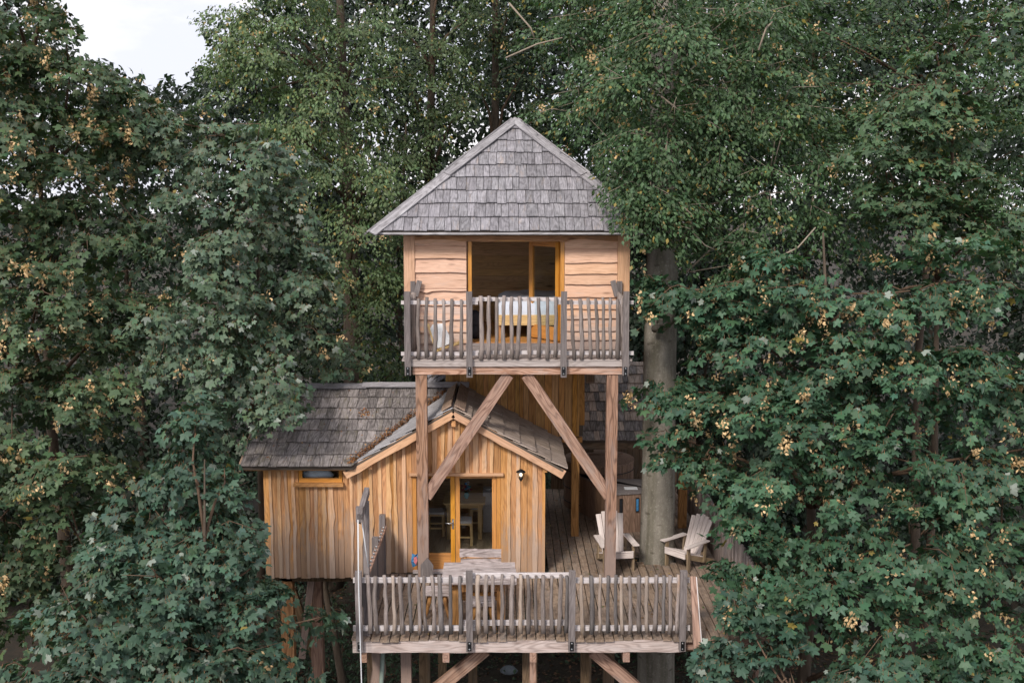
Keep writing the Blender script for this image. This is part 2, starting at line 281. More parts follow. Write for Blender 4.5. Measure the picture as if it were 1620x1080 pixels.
def lathe(name, parent, mat, prof, loc, sides=20, smooth=True):
    V, Fc = [], []
    for r, z in prof:
        for k in range(sides): a = 2 * math.pi * k / sides; V.append((r * math.cos(a), r * math.sin(a), z))
    for i in range(len(prof) - 1):
        for k in range(sides):
            a = i * sides + k; b2 = i * sides + (k + 1) % sides; Fc.append((a, b2, b2 + sides, a + sides))
    Fc.append(tuple(range(sides))[::-1]); Fc.append(tuple((len(prof) - 1) * sides + k for k in range(sides)))
    return link(name, mesh(name, V, Fc, smooth), mat, parent, Matrix.Translation(loc))
def bolts(parent, x, y, zs, r=.014):
    for z in zs: lathe('bolt', parent, m_steel, [(r, 0), (r, .008), (r * .6, .014)], (0, 0, 0), 8, False).matrix_basis = inv(parent) @ (Matrix.Translation((x, y, z)) @ Matrix.Rotation(R(90), 4, 'X'))

# boards of a wall between x0 and x1 whose top follows topf(x)
def wall_boards(parent, mat, y, x0, x1, zb, topf, wmin, wmax, wav, th=.024, over=True, holes=(), name='board', xdir=(1, 0, 0)):
    def one(a, b2, yy, wv, zlo, tf, mt=None):
        if b2 - a < .02: return
        segs = max(2, int((max(tf(a), tf(b2)) - zlo) / .18)); c = (a + b2) / 2
        lft, rgt = [], []; da = db = 0; kn = rng.random()
        for i in range(segs + 1):
            da = da * .6 + rng.uniform(-wv, wv); db = db * .6 + rng.uniform(-wv, wv)
            if rng.random() < .05 and wv: db += wv * 3
            xa, xb = a + da, b2 + db
            if i == 0 or i == segs: xa, xb = a + da * .5, b2 + db * .5
            lft.append((xa - c, (tf(a) - zlo) * i / segs)); rgt.append((xb - c, (tf(b2) - zlo) * i / segs))
        me = prism_mesh(name, lft[::-1] + rgt, -th / 2, th / 2)
        link(name, me, (m_larch_over if (mat is m_larch and yy < y - .01) else mat), parent, Matrix.Translation((c, yy, zlo)) @ Matrix.Rotation(rng.uniform(-.02, .02), 4, 'Z'))
    def split(a, b2):   # vertical openings: (xa, xb, zlo, zhi)
        c = (a + b2) / 2; sp = [(zb, topf)]
        for h in holes:
            if h[0] - .01 < c < h[1] + .01:
                sp = []
                if h[2] > zb + .03: sp.append((zb, lambda x, q=h[2]: min(q, topf(x))))
                sp.append((h[3], topf))
        return sp
    x = x0; cuts = sorted([h[0] for h in holes] + [h[1] for h in holes]); edges = [x0]
    while x < x1 - .03:
        wdt = rng.uniform(wmin, wmax); nx = x + wdt
        for c in cuts + [x1]:
            if x < c - .02 and nx > c - .05: nx = c; break
        edges.append(nx); x = nx
    for a, b2 in zip(edges[:-1], edges[1:]):
        for zl, tf in split(a, b2):
            if min(tf(a), tf(b2)) - zl > .03: one(a + .003, b2 - .003, y, 0 if over else wav, zl + rng.uniform(-.012, .012) * (zl == zb), tf)
    if over:
        for e in edges[1:-1]:
            if rng.random() < .08: continue
            if any(abs(e - c) < .06 for c in cuts): continue
            h = rng.uniform(.045, .085) / 2 * 1.0
            for zl, tf in split(e - h, e + h):
                if min(tf(e - h), tf(e + h)) - zl > .05: one(e - h, e + h, y - th - .002, wav * 1.25, zl + rng.uniform(-.012, .012) * (zl == zb), tf)

def clip_poly(poly, planes):
    for (a, b2, c) in planes:      # keep a*u+b*v<=c
        o = []; n = len(poly)
        for i in range(n):
            p, q = poly[i], poly[(i + 1) % n]; dp = a * p[0] + b2 * p[1] - c; dq = a * q[0] + b2 * q[1] - c
            if dp <= 0: o.append(p)
            if dp * dq < 0: k = dp / (dp - dq); o.append((p[0] + (q[0] - p[0]) * k, p[1] + (q[1] - p[1]) * k))
        poly = o
        if len(poly) < 3: return []
    return poly
def shingles(roof, mats, O, U, Vd, W, Ls, ex, wmin, wmax, planes=(), off=.0, start=-.05, name='shingle', lift=.030):
    """rows of split shingles on the plane O + u*U + v*Vd, u in 0..W, v in 0..Ls"""
    U = Vector(U).normalized(); Vd = Vector(Vd).normalized(); n = U.cross(Vd).normalized()
    rows = int(math.ceil((Ls - start) / ex)); cache = {}
    for r in range(rows):
        v0 = start + r * ex; ln = ex + .12; u = -rng.uniform(0, wmax)
        if v0 > Ls - .03: break
        if r == 0: ln = ex + .1
        while u < W:
            wd = round(rng.uniform(wmin, wmax), 2); dv = rng.uniform(-.014, .014); g = .004
            poly = [(u + g, v0 + dv + ln), (u + g, v0 + dv), (u + wd - g, v0 + dv + rng.uniform(-.006, .006)), (u + wd - g, v0 + dv + ln)]
            poly = clip_poly(poly, [(-1, 0, 0), (1, 0, W), (0, 1, Ls)] + list(planes))
            if len(poly) >= 3 and max(p[1] for p in poly) - min(p[1] for p in poly) > .03 and max(p[0] for p in poly) - min(p[0] for p in poly) > .02:
                # local frame: x=U, z=Vd, y=-n (outwards is -y)
                pl = [(p[0] - u, p[1] - v0) for p in poly]; k = rng.uniform(.9, 1.5)
                def warp(x, y, z, k=k): return (x, y - lift * k * (1 - min(1, max(0, z) / (ex + .12))) - .004, z)
                me = prism_mesh(name, pl, -.012, .004, warp)
                mt = mats if not isinstance(mats, (list, tuple)) else rng.choice(mats)
                fm = frame(Vector(O) + U * u + Vd * v0 + n * off, U, Vd)
                link(name, me, mt, roof, fm @ Matrix.Rotation(rng.uniform(-.006, .006), 4, 'Y'))
            u += wd
def slab(name, parent, mat, pts, th):
    """closed slab under the polygon pts (3d, planar), thickness downwards along its normal"""
    pts = [Vector(p) for p in pts]; n = (pts[1] - pts[0]).cross(pts[2] - pts[0]).normalized(); k = len(pts)
    if n.z < 0: pts = pts[::-1]; n = -n
    o0 = pts[0]; v = [p - o0 for p in pts] + [p - o0 - n * th for p in pts]
    f = [tuple(range(k)), tuple(range(2 * k - 1, k - 1, -1))] + [(i, k + i, k + (i + 1) % k, (i + 1) % k) for i in range(k)]
    return link(name, mesh(name, v, f), mat, parent, Matrix.Translation(o0))
def merged(name, parent, mat, parts):
    """many small prisms as one mesh; parts = list of (outline, t0, t1, matrix)"""
    V, Fc = [], []
    for ol, t0, t1, m in parts:
        n = len(ol); b0 = len(V)
        V += [tuple(m @ Vector((x, t0, z))) for x, z in ol] + [tuple(m @ Vector((x, t1, z))) for x, z in ol]
        Fc += [tuple(b0 + i for i in range(n)), tuple(b0 + i for i in range(2 * n - 1, n - 1, -1))] + [(b0 + n + i, b0 + n + (i + 1) % n, b0 + (i + 1) % n, b0 + i) for i in range(n)]
    o = link(name, mesh(name, V, Fc), mat, parent, Matrix.Identity(4)); o['kind'] = 'stuff'; return o
def rows_merged(O, U, Vd, W, Ls, ex, wd, planes):
    U = Vector(U).normalized(); Vd = Vector(Vd).normalized(); res = []
    v0 = -.05
    while v0 < Ls - .03:
        u = -rng.uniform(0, wd)
        while u < W:
            wq = wd * rng.uniform(.8, 1.2)
            poly = clip_poly([(u + .004, v0 + ex + .1), (u + .004, v0), (u + wq - .004, v0), (u + wq - .004, v0 + ex + .1)], [(-1, 0, 0), (1, 0, W), (0, 1, Ls)] + list(planes))
            if len(poly) >= 3:
                fm = frame(Vector(O) + U * u + Vd * v0, U, Vd) @ Matrix.Rotation(R(-3.2), 4, 'X') @ Matrix.Translation((0, -.026, 0))
                res.append(([(p[0] - u, p[1] - v0) for p in poly], -.01, .002, fm))
            u += wq
        v0 += ex
    return res

# ------------------------------------------------------------------ ground
GZ = -4.6
def ground():
    n = 90; xs = np.concatenate([np.linspace(-400, -42, 8), np.linspace(-40, 40, n), np.linspace(42, 400, 8)])
    ys = np.concatenate([np.linspace(-80, -22, 4), np.linspace(-20, 40, n), np.linspace(45, 700, 12)])
    V = []; 
    from mathutils import noise as mn
    for y in ys:
        for x in xs:
            k = mn.noise(Vector((x * .25, y * .25, 0))) * .35 + mn.noise(Vector((x * 1.1, y * 1.1, 3))) * .10
            V.append((x, y, GZ + k - .15))
    nx = len(xs); Fc = [(j * nx + i, j * nx + i + 1, (j + 1) * nx + i + 1, (j + 1) * nx + i) for j in range(len(ys) - 1) for i in range(nx - 1)]
    m, t, b = newmat('forest floor'); ge = N(t, 'ShaderNodeNewGeometry')
    n1 = N(t, 'ShaderNodeTexNoise'); n1.inputs['Scale'].default_value = 1.3; n1.inputs['Detail'].default_value = 10; n1.inputs['Roughness'].default_value = .8; L(t, ge.outputs['Position'], n1.inputs['Vector'])
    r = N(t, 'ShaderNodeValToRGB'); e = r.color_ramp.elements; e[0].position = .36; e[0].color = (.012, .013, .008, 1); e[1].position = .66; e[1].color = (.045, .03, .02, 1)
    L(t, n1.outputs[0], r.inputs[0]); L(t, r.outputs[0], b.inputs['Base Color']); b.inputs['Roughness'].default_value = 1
    bp = N(t, 'ShaderNodeBump'); bp.inputs['Distance'].default_value = .06; L(t, n1.outputs[0], bp.inputs['Height']); L(t, bp.outputs[0], b.inputs['Normal'])
    o = link('ground', mesh('ground', V, Fc, True), m); o['kind'] = 'structure'
ground()

# ------------------------------------------------------------------ the tower
TY, TB, FZ = 3.5, 7.5, 3.88
TXL, TXR = X(640, 460, TY), X(995, 460, TY); TXC = (TXL + TXR) / 2
tower = thing('tree_tower', 'tall narrow timber tower room on posts with a steep pointed shingle roof', 'tower', (TXC, 4.6, 0))
wall = box('back_wall', tower, m_pine, (TXL + .02, TB - .1, FZ), (TXR - .02, TB, 5.98))
for s, x in ((-1, TXL), (1, TXR)):
    xa_, xb_ = (x + .02, x + .11) if s < 0 else (x - .11, x - .02)
    for ya_, yb2_, za_, zb_ in ((TY + .1, 4.3, FZ, 5.98), (4.3, 6.3, FZ, 4.75), (4.3, 6.3, 5.75, 5.98), (6.3, TB - .1, FZ, 5.98), (4.3, 6.3, 4.75, 5.75))[:4 if s < 0 else 5]: sw = box('side_wall', tower, m_pink, (xa_, ya_, za_), (xb_, yb2_, zb_))
    if s < 0: box('added_daylight_window', tower, m_glass, (xa_ + .03, 4.3, 4.75), (xa_ + .045, 6.3, 5.75))  # glazed opening added out of view to let daylight into the dark room
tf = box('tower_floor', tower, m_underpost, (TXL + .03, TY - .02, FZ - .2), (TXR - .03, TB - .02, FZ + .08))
oxl, oxr = X(741, 460, TY), X(888, 460, TY)
ztop = Z(378, TY); zsill = FZ + .12
# corner boards
cb = Vector((1, 0, 0))
for a, b2 in ((640, 657), (976, 995)):
    xa, xb = X(a, 460, TY), X(b2, 460, TY); beam('corner_board', tower, m_corner, ((xa + xb) / 2, TY - .05, FZ), ((xa + xb) / 2, TY - .05, 5.97), xb - xa, .05)
fw = box('front_wall', tower, m_pink, (TXL + .03, TY + .02, FZ), (oxl - .02, TY + .10, 5.97))
fw2 = box('front_wall', tower, m_pink, (oxr + .02, TY + .02, FZ), (TXR - .03, TY + .10, 5.97))
def siding(par, xa, xb, bounds):
    for i in range(len(bounds) - 1):
        zt, zb = bounds[i], bounds[i + 1]; n = 9; lo = []; d = 0
        for k in range(n + 1):
            d = d * .75 + rng.uniform(-.009, .009); lo.append((xa + (xb - xa) * k / n, zb - .02 + d))
        if rng.random() < .45: k = rng.randrange(2, 8); lo[k] = (lo[k][0], lo[k][1] - .028); lo[k - 1] = (lo[k - 1][0], lo[k - 1][1] - .012)
        c = (xa + xb) / 2; h = zt - zb + .04
        pts = [(p[0] - c, p[1] - zb) for p in lo] + [(xb - c, h), (xa - c, h)]
        def warp(x, y, z, h=h): return (x, y - .052 * (1 - z / h), z)
        me = prism_mesh('siding_board', pts, -.022, 0, warp)
        # grain runs along the board: turn the mesh so its long side is local z
        for v in me.vertices: v.co = (v.co.z, v.co.y, -v.co.x)
        link('siding_board', me, m_pink, par, Matrix.Translation((c, TY + .012, zb)) @ Matrix.Rotation(R(-90), 4, 'Y'))
yl = [371, 381, 386, 406, 429, 453, 458, 481, 502, 523, 540, 562]; yr = [371, 391, 413, 431, 448, 468, 487, 501, 521, 535, 550, 563]
siding(fw, X(657, 460, TY) + .004, X(738, 460, TY), [Z(y, TY) for y in yl])
siding(fw2, X(893, 460, TY), X(976, 460, TY) - .004, [Z(y, TY) for y in yr])
# wavy header board over the whole front
xa, xb = X(657, 460, TY), X(976, 460, TY); zt = 5.95; pts = []
n = 26
for k in range(n + 1):
    u = k / n; dd = .018 * math.sin(u * 17) + rng.uniform(-.006, .006) - (.03 if k in (9, 10, 19) else 0); pts.append(((xa - xb) / 2 + (xb - xa) * u, dd))
me = prism_mesh('header_board', pts + [((xb - xa) / 2, zt - Z(380, TY)), ((xa - xb) / 2, zt - Z(380, TY))], -.02, .02)
for v in me.vertices: v.co = (v.co.z, v.co.y, -v.co.x)
link('header_board', me, m_larch, tower, Matrix.Translation(((xa + xb) / 2, TY - .055, Z(380, TY))) @ Matrix.Rotation(R(-90), 4, 'Y'))
# door opening
ofr = beam('door_frame', tower, m_varn, (oxl + .03, TY + .03, zsill), (oxl + .03, TY + .03, ztop), .06, .14)
ofr2 = beam('door_frame', tower, m_varn, (oxr + .015, TY + .03, zsill), (oxr + .015, TY + .03, ztop), .07, .14)
beam('door_frame', tower, m_varn, (oxl + .06, TY + .06, ztop - .02), (oxr - .08, TY + .06, ztop - .02), .06, .08, (0, 0, 1))
beam('threshold', tower, m_deckup, (oxl - .05, TY - .03, FZ + .06), (oxr + .05, TY - .03, FZ + .06), .12, .06, (0, 0, 1))
# the half-open leaf, hinged on the right jamb and turned into the room
hx, hy = oxr - .025, TY + .1; dv = Vector((-.50, .66, 0)); dl = .80; dn = dv.normalized(); fx = Vector((hx, hy, 0)) + dn * dl
leaf = beam('door_leaf', tower, m_varn, (fx.x, fx.y, zsill + .02), (fx.x, fx.y, ztop - .05), .10, .05, dn)
zl0, zl1 = zsill + .02, ztop - .05
hp = Vector((hx, hy, 0)) + dn * .05
beam('stile', leaf, m_varn, (hp.x, hp.y, zl0), (hp.x, hp.y, zl1), .09, .05, dn)
p0 = Vector((hx, hy, 0)) + dn * .095; p1 = Vector((hx, hy, 0)) + dn * (dl - .05)
beam('bottom_rail', leaf, m_varn, p0 + Vector((0, 0, zl0 + .12)), p1 + Vector((0, 0, zl0 + .12)), .24, .045, (0, 0, 1))
beam('top_rail', leaf, m_varn, p0 + Vector((0, 0, zl1 - .05)), p1 + Vector((0, 0, zl1 - .05)), .1, .045, (0, 0, 1))
beam('glass_pane', leaf, m_glass, p0 + Vector((0, 0, (zl0 + zl1) / 2 + .07)), p1 + Vector((0, 0, (zl0 + zl1) / 2 + .07)), zl1 - zl0 - .34, .012, (0, 0, 1))
# room inside
rx0, rx1, ry0, ry1 = TXL + .13, TXR - .13, TY + .12, 6.9
fl = box('room_floor', tower, m_pfloor, (rx0, ry0 - .02, FZ + .09), (rx1, ry1, FZ + .10))
y = ry0
while y < ry1: beam('floorboard', fl, m_pfloor, (rx0, y + .06, FZ + .108), (rx1, y + .06, FZ + .108), .112, .014, (0, -1, 0)); y += .118
rw = box('room_wall', tower, m_pine, (rx0, ry1, FZ + .1), (rx1, ry1 + .04, 5.9))
z = FZ + .11
while z < 5.85: beam('wall_plank', rw, m_pine, (rx0, ry1 - .014, z + .068), (rx1, ry1 - .014, z + .068), .130, .02, (0, 0, 1)); z += .137
for xx, s in ((rx0, 1), (rx1, -1)):
    for ya_, yb2_, za_, zb_ in ((ry0, 4.3, FZ + .1, 5.9), (4.3, 6.3, FZ + .1, 4.75), (4.3, 6.3, 5.75, 5.9), (6.3, ry1 - .03, FZ + .1, 5.9), (4.3, 6.3, 4.75, 5.75))[:4 if s > 0 else 5]: rw = box('room_wall', tower, m_pine, (min(xx, xx + s * .03), ya_, za_), (max(xx, xx + s * .03), yb2_, zb_))
box('ceiling', tower, m_pine, (TXL + .11, TY + .11, 5.92), (TXR - .11, TB - .11, 5.965))
# roof
RH, EZ, AZp, RCx, RCy = 2.44, 5.99, 8.03, TXC - .02, 5.5
Ls = math.hypot(RH, AZp - EZ); sc, ss = RH / Ls, (AZp - EZ) / Ls
roof = None; apex = Vector((RCx, RCy, AZp)); cor = [Vector((RCx + a * RH, RCy + b2 * RH, EZ)) for a, b2 in ((-1, -1), (1, -1), (1, 1), (-1, 1))]
ov = [apex] + cor; rv = [tuple(p - apex) for p in ov] + [tuple(p - apex - Vector((0, 0, .07))) for p in ov]
roof = link('roof', mesh('roof', rv, [(0, 1, 2), (0, 2, 3), (0, 3, 4), (0, 4, 1), (5, 7, 6), (5, 8, 7), (5, 9, 8), (5, 6, 9), (1, 6, 7, 2), (2, 7, 8, 3), (3, 8, 9, 4), (4, 9, 6, 1)]), m_slab, tower, Matrix.Translation(apex))
pl = [(-Ls, RH, 0), (Ls, RH, Ls * 2 * RH)]
shingles(roof, m_shin, cor[0], (1, 0, 0), (0, sc, ss), 2 * RH, Ls, .362, .11, .19, pl, .0, -.03)
mg = rows_merged(cor[1], (0, 1, 0), (-sc, 0, ss), 2 * RH, Ls, .362, .16, pl) + rows_merged(cor[3], (0, -1, 0), (sc, 0, ss), 2 * RH, Ls, .362, .16, pl) + rows_merged(cor[2], (-1, 0, 0), (0, -sc, ss), 2 * RH, Ls, .362, .16, pl)
merged('side_shingles', roof, m_shin, [(a, b2, c, d) for a, b2, c, d in mg])
beam('eave_course', roof, m_shinl, (cor[0].x + .1, cor[0].y - .01, EZ - .035), (cor[1].x - .1, cor[0].y - .01, EZ - .035), .035, .05, (0, 0, 1), wav=.003, seg=30)
for i in range(4):
    c0 = cor[i]; hd = (apex - c0).normalized()
    for nrm in ([Vector((0, -ss, sc)), Vector((-ss, 0, sc))], [Vector((0, -ss, sc)), Vector((ss, 0, sc))], [Vector((0, ss, sc)), Vector((ss, 0, sc))], [Vector((0, ss, sc)), Vector((-ss, 0, sc))])[i]:
        sdv = hd.cross(nrm).normalized(); 
        if sdv.dot(Vector((RCx, RCy, 0)) - Vector((c0.x, c0.y, 0))) < 0: sdv = -sdv
        ctr = c0 - hd * .10 + nrm * .062 + sdv * .075; L2 = (apex - c0).length
        k = .52
        beam('hip_board', roof, m_cap, ctr, ctr + hd * (L2 * k), .150, .028, sdv, wav=.003, seg=6)
        beam('hip_board', roof, m_cap, ctr + hd * (L2 * k - .1) + nrm * .02, ctr + hd * (L2 + .08) + nrm * .006, .146, .026, sdv, wav=.003, seg=6)
# balcony floor, beam, posts, braces
bx0, bx1 = X(637, 572, 2.4), X(1000, 572, 2.4)
bf = beam('balcony_floor', tower, m_deckup, (bx0 + .04, 2.36, FZ - .07), (bx1 - .04, 2.36, FZ - .07), .10, .03, (0, 0, 1))
y = 2.34; k = 0
while y < TY - .08:
    j = rng.uniform(-.02, .02); beam('plank', bf, m_deckup, (bx0 + j, y + .062, FZ - .015), (bx1 + j, y + .062, FZ - .015), .128, .03, (0, -1, 0), wav=.003, seg=8); y += .135
beam('front_beam', tower, m_beamp, (X(653, 585, 2.42), 2.46, 3.715), (X(992, 585, 2.42), 2.46, 3.715), .19, .14, (0, 0, 1), wav=.004, seg=12)
px_l, px_r = X(668.5, 750, 2.5), X(966.5, 750, 2.5)
for xx in (px_l, px_r):
    beam('post', tower, m_post, (xx, 2.5, 0), (xx, 2.5, 3.62), .185, .18, wav=.003, seg=8)
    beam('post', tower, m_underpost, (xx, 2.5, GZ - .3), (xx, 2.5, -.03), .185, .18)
    beam('side_beam', tower, m_post, (xx, 2.54, 3.71), (xx, TB - .1, 3.71), .15, .16)
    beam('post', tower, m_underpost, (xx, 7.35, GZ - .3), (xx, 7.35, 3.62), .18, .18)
a, b2 = P(799, 600, 2.5), P(678, 779, 2.5); dd = (a - b2) * .02; beam('brace', tower, m_brace, (b2.x - dd.x * 1.6, 2.5, b2.z - dd.z * 1.6), (a.x + dd.x * 2.2, 2.5, a.z + dd.z * 2.2), .19, .12, wav=.003, seg=6)
a, b2 = P(838, 600, 2.5), P(959, 778, 2.5); dd = (a - b2) * .02; beam('brace', tower, m_brace, (b2.x - dd.x * 1.6, 2.5, b2.z - dd.z * 1.6), (a.x + dd.x * 2.2, 2.5, a.z + dd.z * 2.2), .19, .12, wav=.003, seg=6)
# boarded stair core under the tower
SY = 5.0; sx0, sx1 = X(705, 640, SY), X(925, 640, SY); sz0 = Z(690, SY)
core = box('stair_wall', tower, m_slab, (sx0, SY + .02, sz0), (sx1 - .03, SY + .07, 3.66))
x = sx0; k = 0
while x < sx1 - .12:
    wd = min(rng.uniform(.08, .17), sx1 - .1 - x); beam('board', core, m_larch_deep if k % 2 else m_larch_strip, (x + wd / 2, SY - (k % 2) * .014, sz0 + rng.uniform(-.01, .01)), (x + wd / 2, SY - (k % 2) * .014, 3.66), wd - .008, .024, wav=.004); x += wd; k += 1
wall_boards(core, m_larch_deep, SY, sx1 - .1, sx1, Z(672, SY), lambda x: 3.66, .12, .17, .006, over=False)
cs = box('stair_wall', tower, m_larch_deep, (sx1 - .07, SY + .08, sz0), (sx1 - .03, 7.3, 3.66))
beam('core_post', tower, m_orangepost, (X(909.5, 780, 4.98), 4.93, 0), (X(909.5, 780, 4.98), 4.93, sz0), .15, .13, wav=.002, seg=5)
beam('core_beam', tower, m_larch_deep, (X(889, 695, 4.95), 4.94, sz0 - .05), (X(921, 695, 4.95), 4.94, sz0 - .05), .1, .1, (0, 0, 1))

# balcony railing
def picket(par, mat, x0, z0, x1, z1, y, r, wob=1):
    n = 6; pts = []; rad = []; bx = rng.uniform(-.012, .012) * wob
    for i in range(n + 1):
        u = i / n; pts.append((x0 + (x1 - x0) * u + math.sin(u * 3.1) * bx + rng.uniform(-.006, .006) * wob, y + rng.uniform(-.006, .006), z0 + (z1 - z0) * u)); rad.append(r * (1.12 - .25 * u) * rng.uniform(.88, 1.12))
    tube('picket', par, mat, pts, rad, 7)
def rail_post(par, mat, x, y, z0, z1, wd=.10, th=.09, bolt=None):
    p = beam('fence_post', par, mat, (x, y, z0), (x, y, z1), wd, th, wav=.003, seg=5)
    if bolt:
        beam('bolt_plate', p, m_iron, (x, y - th / 2 - .006, bolt - .07), (x, y - th / 2 - .006, bolt + .07), .055, .008)
        bolts(p, x, y - th / 2 - .011, (bolt - .045, bolt + .045))
bal = thing('balcony_railing', 'grey branch railing around the high balcony of the tower room', 'railing', ((bx0 + bx1) / 2, 2.33, FZ))
yb = 2.325
for p in (644.5, 742.6, 892, 990.3): rail_post(bal, m_grey, X(p, 530, yb - .05), yb - .02, Z(596 if p > 700 and p < 900 else 593, yb), Z(461, yb), .10, .085, Z(586, yb))
for a, b2, yt, yb2 in ((634, 756, 479, 562), (738, 893, 474, 560), (880, 1003, 479, 561)):
    dy = .03 if a == 738 else 0
    beam('rail', bal, m_rail if a != 738 else m_rail, (X(a, yt, yb), yb + .06 + dy, Z(yt, yb)), (X(b2, yt, yb), yb + .06 + dy, Z(yt, yb)), .062, .035, (0, 0, 1), wav=.003, seg=8)
    beam('rail', bal, m_rail, (X(a, yb2, yb), yb + .06 + dy, Z(yb2, yb) + .02), (X(b2, yb2, yb), yb + .06 + dy, Z(yb2, yb) + .02), .062, .035, (0, 0, 1), wav=.003, seg=8)
ups = [(662, 662), (675, 675), (688, 687), (701, 701), (715, 714), (729, 730), (760, 761), (773.3, 773), (785.5, 784), (797.5, 797), (809, 810), (822, 818), (836.8, 838), (851.8, 852), (865.6, 866), (880, 878), (904, 909), (917, 921), (929.4, 935), (941.7, 946), (953.6, 954.5), (966, 966), (978, 977.5), (984.5, 985)]
for t_, b_ in ups:
    yt = (469 if 735 < t_ < 900 else 472) + rng.uniform(-2, 2); picket(bal, m_stick, X(b_, 567, yb), Z(567, yb) + rng.uniform(-.02, .02), X(t_, yt, yb), Z(yt, yb), yb + .01, rng.uniform(.029, .037) if t_ < 984 else .022, 1.4)
for s, xx in ((1, X(644.5, 530, yb) + .03), (-1, X(990.3, 530, yb) - .03)):
    for zz in (Z(479, yb), Z(562, yb) + .05): beam('rail', bal, m_grey, (xx, yb + .06, zz), (xx, TY - .06, zz), .06, .035, (0, 0, 1))
    for yy in np.arange(yb + .17, TY - .1, .15): picket(bal, m_stick, xx, FZ + .03, xx + rng.uniform(-.02, .02), 4.93, yy, .034)
    beam('fence_post', bal, m_grey, (xx - s * .02, TY - .12, FZ), (xx - s * .02, TY - .12, 5.05 + .06), .09, .07, wav=.003, seg=4)
    a = Vector((xx, TY - .14, 5.1)); beam('fence_post', bal, m_grey, (xx + s * .03, TY - .2, 4.85), (xx + s * .1, TY - .14, 5.12), .09, .05, wav=.004, seg=3)

# ------------------------------------------------------------------ cabin
CY = 2.8
cx0, cx1 = X(419, 840, CY), X(858, 850, CY); gx = X(717, 650, 2.62)
gxl, gxr = X(546, 748, 2.62), X(892, 744, 2.62); RZ = Z(646, 2.62); EZ2 = Z(744, 2.62) + .01
sR = (RZ - EZ2) / (gxr - gx); sL = (RZ - EZ2) / (gx - gxl)
cabin = thing('cabin', 'low larch cabin with vertical wavy boards, glass doors and a small front gable', 'cabin', ((cx0 + cx1) / 2, 4.6, 0))
LE = 1.95   # left eave height
def topz(x):
    if x < gx: return max(min(LE, 99) if x < gxl + .25 else 0, RZ - .10 - (gx - x) * sL) if x > gxl else LE
    return RZ - .10 - (x - gx) * sR
deckL = X(556, 1010, 0)
dx0, dx1, dz0, dz1 = X(653, 850, CY), X(792, 850, CY), .06, Z(751, CY)
wx0, wx1, wz0, wz1 = X(472, 750, CY), X(542, 750, CY), Z(767, CY), LE
zlow = Z(913, CY)
fwall = prism = None
# solid wall behind the boards, with the openings left free
def wall_piece(a, b2, z0, z1a, z1b): 
    c = (a + b2) / 2; return link('front_wall', prism_mesh('front_wall', [(a - c, z1a), (a - c, z0), (b2 - c, z0), (b2 - c, z1b)], -.05, .05), m_slab, cabin, Matrix.Translation((c, CY + .08, 0)))
fwall = wall_piece(cx0 + .02, wx0, zlow + .02, LE, LE); wall_piece(wx0, wx1, zlow + .02, wz0, wz0); wall_piece(wx1, dx0, zlow + .02, LE, topz(dx0)); wall_piece(dx0, gx, dz1, topz(dx0), topz(gx)); wall_piece(gx, dx1, dz1, topz(gx), topz(dx1)); wall_piece(dx1, cx1 - .02, .01, topz(dx1), topz(cx1))
wall_boards(fwall, m_larch, CY + .012, cx0, X(575, 850, CY), zlow, topz, .105, .15, .0065, holes=[(wx0, wx1, wz0, 2.6)])
wall_boards(fwall, m_larch, CY + .012, X(575, 850, CY), cx1, .012, topz, .115, .17, .0075, holes=[(dx0, dx1, -1, dz1)])
# other walls of the cabin
box('side_wall', cabin, m_larch, (cx0 + .01, CY + .14, zlow + .02), (cx0 + .06, 7.0, LE)); 
for ya_, yb2_, za_, zb_ in ((CY + .14, 3.2, .01, 1.88), (3.2, 4.8, .01, .7), (4.8, SY + 1.9, .01, 1.88)): box('side_wall', cabin, m_larch, (cx1 - .06, ya_, za_), (cx1 - .01, yb2_, zb_))
box('added_daylight_window', cabin, m_glass, (cx1 - .04, 3.2, .7), (cx1 - .03, 4.8, 1.88)); box('back_wall', cabin, m_larch, (cx0 + .06, 6.95, zlow + .02), (cx1 - .06, 7.0, 1.9))  # the unseen side glazing is added to brighten the cabin interior
box('cabin_floor', cabin, m_underpost, (cx0 + .02, CY + .14, zlow + .03), (deckL - .02, 6.94, .02)); 
beam('corner_board', cabin, m_larch, (cx1 + .02, CY + .02, .012), (cx1 + .02, CY + .02, topz(cx1) - .02), .05, .12)
